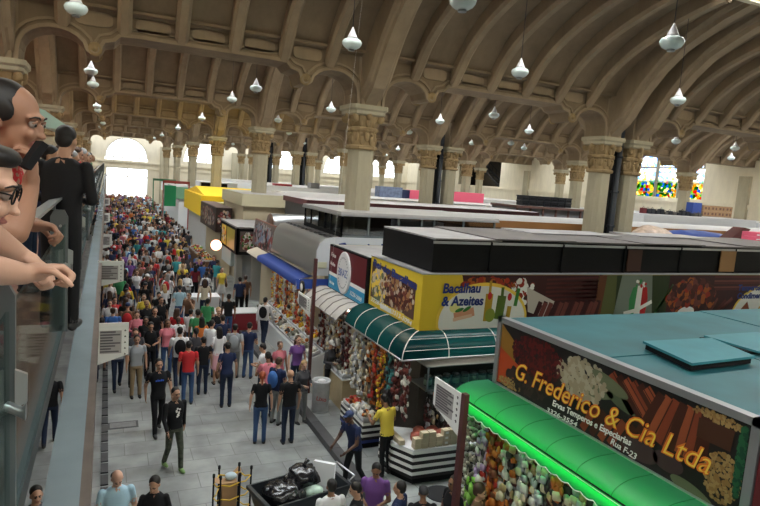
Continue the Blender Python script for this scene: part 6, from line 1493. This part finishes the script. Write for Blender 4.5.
# the far crowd: one object
def low_person():
    P_, hc, M = body_prims(WALK); me = fuse(P_, 'tmp_low', .03, .16, base, 0); n = len(me.vertices); v = np.empty(n*3); me.vertices.foreach_get('co', v)
    return v.reshape(-1, 3), [tuple(p.vertices) for p in me.polygons], [p.material_index for p in me.polygons]
lv, lf, lm = low_person()
mats_ = [mat('skin_tan', SK['tan'])]+[cm(s_, SH[s_]) for s_ in SH]+[cm(p_, PT[p_]) for p_ in list(PT)[:5]]+[mat('hair_black', HC['black'])]
nS = len(SH); VV = []; FF = []; MM = []; pts = []
tries = 0
while len(pts) < 330 and tries < 9000:
    tries += 1; y = rp.uniform(52, 94); x = rp.uniform(-1.2, 5.4)
    if x > 4.6 and x < 5.05: continue
    if all((a-x)**2+(b-y)**2 > .4 for a, b in pts[-150:]) and clear(x, y, .6): pts.append((x, y))
for (x, y) in pts:
    t = rp.choice([0, PI])+rp.uniform(-.6, .6); c, s_ = math.cos(t), math.sin(t); b = len(VV)*1; sc = rp.uniform(.9, 1.03); z0 = .15 if x > 5 else 0
    Vx = np.stack([x+(lv[:, 0]*c-lv[:, 1]*s_)*sc, y+(lv[:, 0]*s_+lv[:, 1]*c)*sc, z0+lv[:, 2]*sc], 1); base_i = sum(len(a) for a in VV) if False else None
    VV.append(Vx); k1 = 1+list(SH).index(rp.choice(shw)); k2 = 1+nS+rp.randrange(5)
    off = (len(VV)-1)*len(lv)
    for f_, m_ in zip(lf, lm):
        FF.append(tuple(off+i for i in f_)); zc = lv[f_[0]][2]; yc_ = lv[f_[0]][1]
        MM.append(k1 if m_ == 1 else k2 if m_ in (2, 3) else (1+nS+5 if zc > 1.6 and (yc_ > 0 or zc > 1.68) else 0))
me = bpy.data.meshes.new('distant_crowd'); me.from_pydata(np.concatenate(VV).tolist(), [], FF)
for m_ in mats_: me.materials.append(m_)
me.polygons.foreach_set('material_index', MM); o = bpy.data.objects.new('distant_crowd', me); COL.objects.link(o)
tag(o, 'dense distant crowd filling the far end of the aisle up to the street door', 'crowd', None, 'stuff')
# ================================================================== PEOPLE AT THE GALLERY RAIL
def rotM(a, tilt=0, roll=0): return Matrix.Rotation(a, 3, 'Z')@Matrix.Rotation(tilt, 3, 'X')@Matrix.Rotation(roll, 3, 'Y')
def capchain(pts, rs, tg): return [(*prim_capsule(a, b, r0, r1), tg) for a, b, r0, r1 in zip(pts[:-1], pts[1:], rs[:-1], rs[1:])]
def leaner(name, head, ang, tilt, roll, arms, pelvis, skin, shirt, pants, hairfn, lab, sleeves, hairc, sleeve_frac=.5, vox=.006):
    """arms: list of (shoulder, elbow, wrist, hand_dir, palm_dir, curl, side)"""
    head = Vector(head); M = rotM(ang, tilt, roll); P_ = head_prims(head, M, fine=True)
    pelvis = Vector(pelvis); fwd = M@Vector((0, -1, 0)); fwd.z = 0; fwd.normalize(); rt = M@Vector((1, 0, 0)); rt.z = 0; rt.normalize()
    neck = head+Vector((0, 0, -.19))-fwd*.045
    P_ += capchain([neck, head+Vector((0, 0, -.06))+M@Vector((0, .02, 0))], [.062, .052], 'skin')
    chest = neck.lerp(pelvis, .3); MT = Matrix.Identity(3); ax = (neck-pelvis).normalized(); MT.col[0] = rt; MT.col[2] = ax; MT.col[1] = ax.cross(rt)
    for f_, rx, ry in ((.08, .13, .085), (.2, .185, .11), (.38, .185, .125), (.55, .165, .12), (.72, .155, .118), (.88, .155, .12)):
        P_.append((*prim_ell(neck.lerp(pelvis, f_), (rx, ry, .13), MT), 'shirt'))
    P_.append((*prim_ell(pelvis, (.165, .125, .13), MT), 'pants'))
    for sd in (-1, 1):
        h0 = pelvis+rt*sd*.09; an = Vector((pelvis.x, pelvis.y, GZ+.09))+rt*sd*.11-fwd*.05; kn = h0.lerp(an, .5)+fwd*.03
        P_ += capchain([h0, kn, an], [.088, .062, .05], 'pants'); P_.append((*prim_ell(an+fwd*.06+Vector((0, 0, -.05)), (.09, .09, .04)), 'shoe'))
    for (s0, el, wr, hd, pd, curl, side) in arms:
        s0, el, wr = Vector(s0), Vector(el), Vector(wr); mid = s0.lerp(el, sleeve_frac)
        P_ += capchain([s0, mid], [.066, .056], 'shirt'); P_ += capchain([mid, el], [.045, .042], 'shirt' if sleeves else 'skin')
        q = el.lerp(wr, .35); P_ += capchain([el, q, wr], [.042, .043, .028], 'skin')
        P_ += hand(wr, hd, pd, 1.0, curl, side, r=.0095)
    root = bpy.data.objects.new('person', fuse(P_, 'gallery_person', vox, .35, base, 3)); COL.objects.link(root)
    ms = [mat('skin_'+skin, SK[skin], .5), cm(shirt, SH[shirt]), cm(pants, PT[pants]), mat('shoe_dark', (.03, .03, .03), .6)]
    for i, m_ in enumerate(ms): root.material_slots[i].link = 'OBJECT'; root.material_slots[i].material = m_
    o_ = Vector((pelvis.x, pelvis.y, GZ)); root.data.transform(Matrix.Translation(-o_)); root.location = o_
    hm = fuse([(*prim_ell(head+M@Vector(c), r_, M), 'skin') for c, r_ in hairfn], 'hair', .006, .4, [mat('hair_'+hairc, HC[hairc], .5)], 3)
    for p in hm.polygons: p.material_index = 0
    h = bpy.data.objects.new('hair', hm); COL.objects.link(h); hm.transform(Matrix.Translation(-o_)); h.parent = root
    for q in (-1, 1):                        # eyes, lids and brows
        e = MB().ball(head+M@Vector((q*.029, -.0795, .002)), .0125, mat('eye_white', (.3, .24, .21), .3), 14, 10); e.build('eye', parent=root).data.transform(Matrix.Translation(-o_))
        e = MB().ball(head+M@Vector((q*.031, -.0885, .0)), .0058, mat('iris', (.015, .01, .008), .1), 10, 8); e.build('iris', parent=root).data.transform(Matrix.Translation(-o_))
        e = MB().tube([head+M@Vector((q*x_, -y_, z_)) for x_, y_, z_ in ((.01, .094, .02), (.025, .0965, .027), (.04, .09, .027), (.052, .078, .02))], [.002, .0035, .003, .0015], mat('hair_'+hairc, HC[hairc], .5), 6); e.build('eyebrow', parent=root).data.transform(Matrix.Translation(-o_))
        e = MB().tube([head+M@Vector((q*x_, -y_, z_)) for x_, y_, z_ in ((.016, .088, .007), (.029, .0925, .0125), (.042, .086, .006))], [.003, .004, .003], mat('skin_'+skin, SK[skin], .5), 6); e.build('eyelid', parent=root).data.transform(Matrix.Translation(-o_))
    tag(root, lab, 'person', 'people leaning on the gallery rail'); return root, head, M
SHORT = [((0, .032, .046), (.082, .09, .083)), ((0, .065, .005), (.077, .052, .075)), ((.07, .008, .03), (.013, .05, .04)), ((-.07, .008, .03), (.013, .05, .04))]
LONGF = [((0, .028, .048), (.088, .095, .088)), ((0, .07, -.02), (.08, .06, .09)), ((.068, .0, -.0), (.022, .06, .09)), ((-.068, .0, -.0), (.022, .06, .09)), ((0, -.05, .085), (.06, .04, .025))]
# man on the phone
hA = ony(11, 120, 2.3)
wrA = ony(30, 188, 2.22); elA = ony(14, 232, 2.1)
fA = ony(38, 227, 2.35)
A, hc_, M_ = leaner('person', hA, R(72), .14, -.05, [
    (hA+Vector((-.2, -.12, -.27)), elA, wrA, (.12, .0, 1), (-.9, .1, .1), .85, -1),
    (hA+Vector((-.22, .22, -.27)), ony(-12, 214, 2.4), fA+Vector((-.035, 0, .01)), (1, -.1, -.1), (0, -.3, -1), 1.25, 1)],
    (-.8, 2.3, 5.68), 'olive', 'red', 'dark jeans', SHORT, 'man with receding dark hair holding a black phone to his face at the gallery rail', False, 'black')
pp = ony(33, 156, 2.14)
o = MB().box(-.011, .011, -.03, .03, -.045, .05, blackm).box(.011, .0125, -.026, .026, -.035, .042, mat('phone_screen', (.03, .03, .035), .15)).build('phone'); o.location = pp; o.rotation_euler = (.0, .55, .4); tag(o, 'black mobile phone held by the man at the gallery rail', 'phone')
ear = None
# nearer person with crossed forearms
hB = ony(-32, 186, 1.62)
B, hcB, MB_ = leaner('person', hB, R(88), .22, 0, [
    (hB+Vector((-.1, -.17, -.24)), ony(-70, 262, 1.38), ony(24, 274, 1.72), (.9, .35, .12), (.1, -.3, -1), 1.5, -1),
    (hB+Vector((-.12, .17, -.25)), ony(-32, 226, 1.68), ony(20, 256, 1.88), (.8, -.2, -.45), (0, -.2, -1), 1.4, 1)],
    (-.72, 1.5, 5.6), 'light', 'black', 'dark jeans', LONGF, 'dark-haired person in glasses with forearms crossed over the gallery rail', False, 'black', .75)
g = MB()
for q in (-1, 1):
    g.tube([hB+MB_@Vector((q*.032+.024*math.cos(t), -.097, .004+.018*math.sin(t))) for t in [2*PI*k/14 for k in range(15)]], .0022, blackm, 5)
    g.tube([hB+MB_@Vector((q*.056, -.095, .008)), hB+MB_@Vector((q*.078, .01, .01))], .002, blackm, 5)
g.tube([hB+MB_@Vector((-.009, -.1, .006)), hB+MB_@Vector((.009, -.1, .006))], .002, blackm, 5)
go = g.build('glasses', weld=False); go.data.transform(Matrix.Translation(-B.location)); go.parent = B
# people further along the rail
RAIL = {'armL': ((-.24, -.1, 1.12), (-.05, -.28, 1.14)), 'armR': ((.24, -.1, 1.12), (.05, -.3, 1.12)), 'legL': STAND['legL'], 'legR': STAND['legR']}
mkvar('lean', RAIL, longsleeve=True, lean=.35, hvec=(.3, 0)); mkvar('leans', RAIL, lean=.35, hvec=(.25, .2)); mkvar('jacket', HOLD, longsleeve=True, lean=.12, belly=.3, hvec=(.15, 0))
GALL = [(68, 131, 6.0, PI-.35, 'jacket', 'black', 'black trousers', 'short', 'black', 1.05, 'man in black jacket with his back to us at the gallery rail'),
        ]
for (px, py, Y, rz, v, s_, pt, hk, hc_, sc, lab) in GALL:
    p = ony(px, py, Y); person(p.x-.05, Y, GZ, rz, v, s_, pt, (hk, hc_), 'tan', lab, sc, grp='people leaning on the gallery rail')
nm = ['first', 'second', 'third', 'fourth', 'fifth', 'sixth', 'seventh', 'eighth', 'ninth', 'tenth', 'eleventh', 'twelfth', 'thirteenth', 'fourteenth']
tops = ['navy', 'black', 'white', 'dark grey', 'pink', 'red', 'black', 'light blue', 'purple', 'white', 'navy', 'grey', 'black', 'green']
for k in range(14):
    y = 7.7+k*1.15+.02*k*k; person(-.80+.05*(k % 3), y, GZ, PI/2+rp.uniform(-.35, .2), ['lean', 'leans'][k % 2], tops[k], 'dark jeans', (['short', 'long', 'short', 'bald'][k % 4], ['black', 'brown', 'grey'][k % 3]), 'tan', 'person in %s leaning on the gallery rail, %s beyond the black jacket' % (tops[k], nm[k]), rp.uniform(.95, 1.02), grp='people leaning on the gallery rail')
# pale awning deeper in the gallery
aw = empty('gallery_awning', (-2.2, 13, GZ), 'pale green and white awning on a pole over the gallery tables', 'awning')
a, b = ony(47, 112, 13), ony(70, 128, 13)
child(MB().prism([(a.x-1.2, a.z+.35), (a.x, a.z), (b.x, b.z), (b.x, b.z-.08), (a.x, a.z-.3), (a.x-1.2, a.z+.1)], 12.6, 14.6, mat('pale_green_cloth', (.5, .72, .62), .6), axis='y').build('canopy'), aw)
child(MB().tube([(a.x-.3, 13.6, GZ), (a.x-.3, 13.6, a.z)], .03, steel, 8).build('pole'), aw)
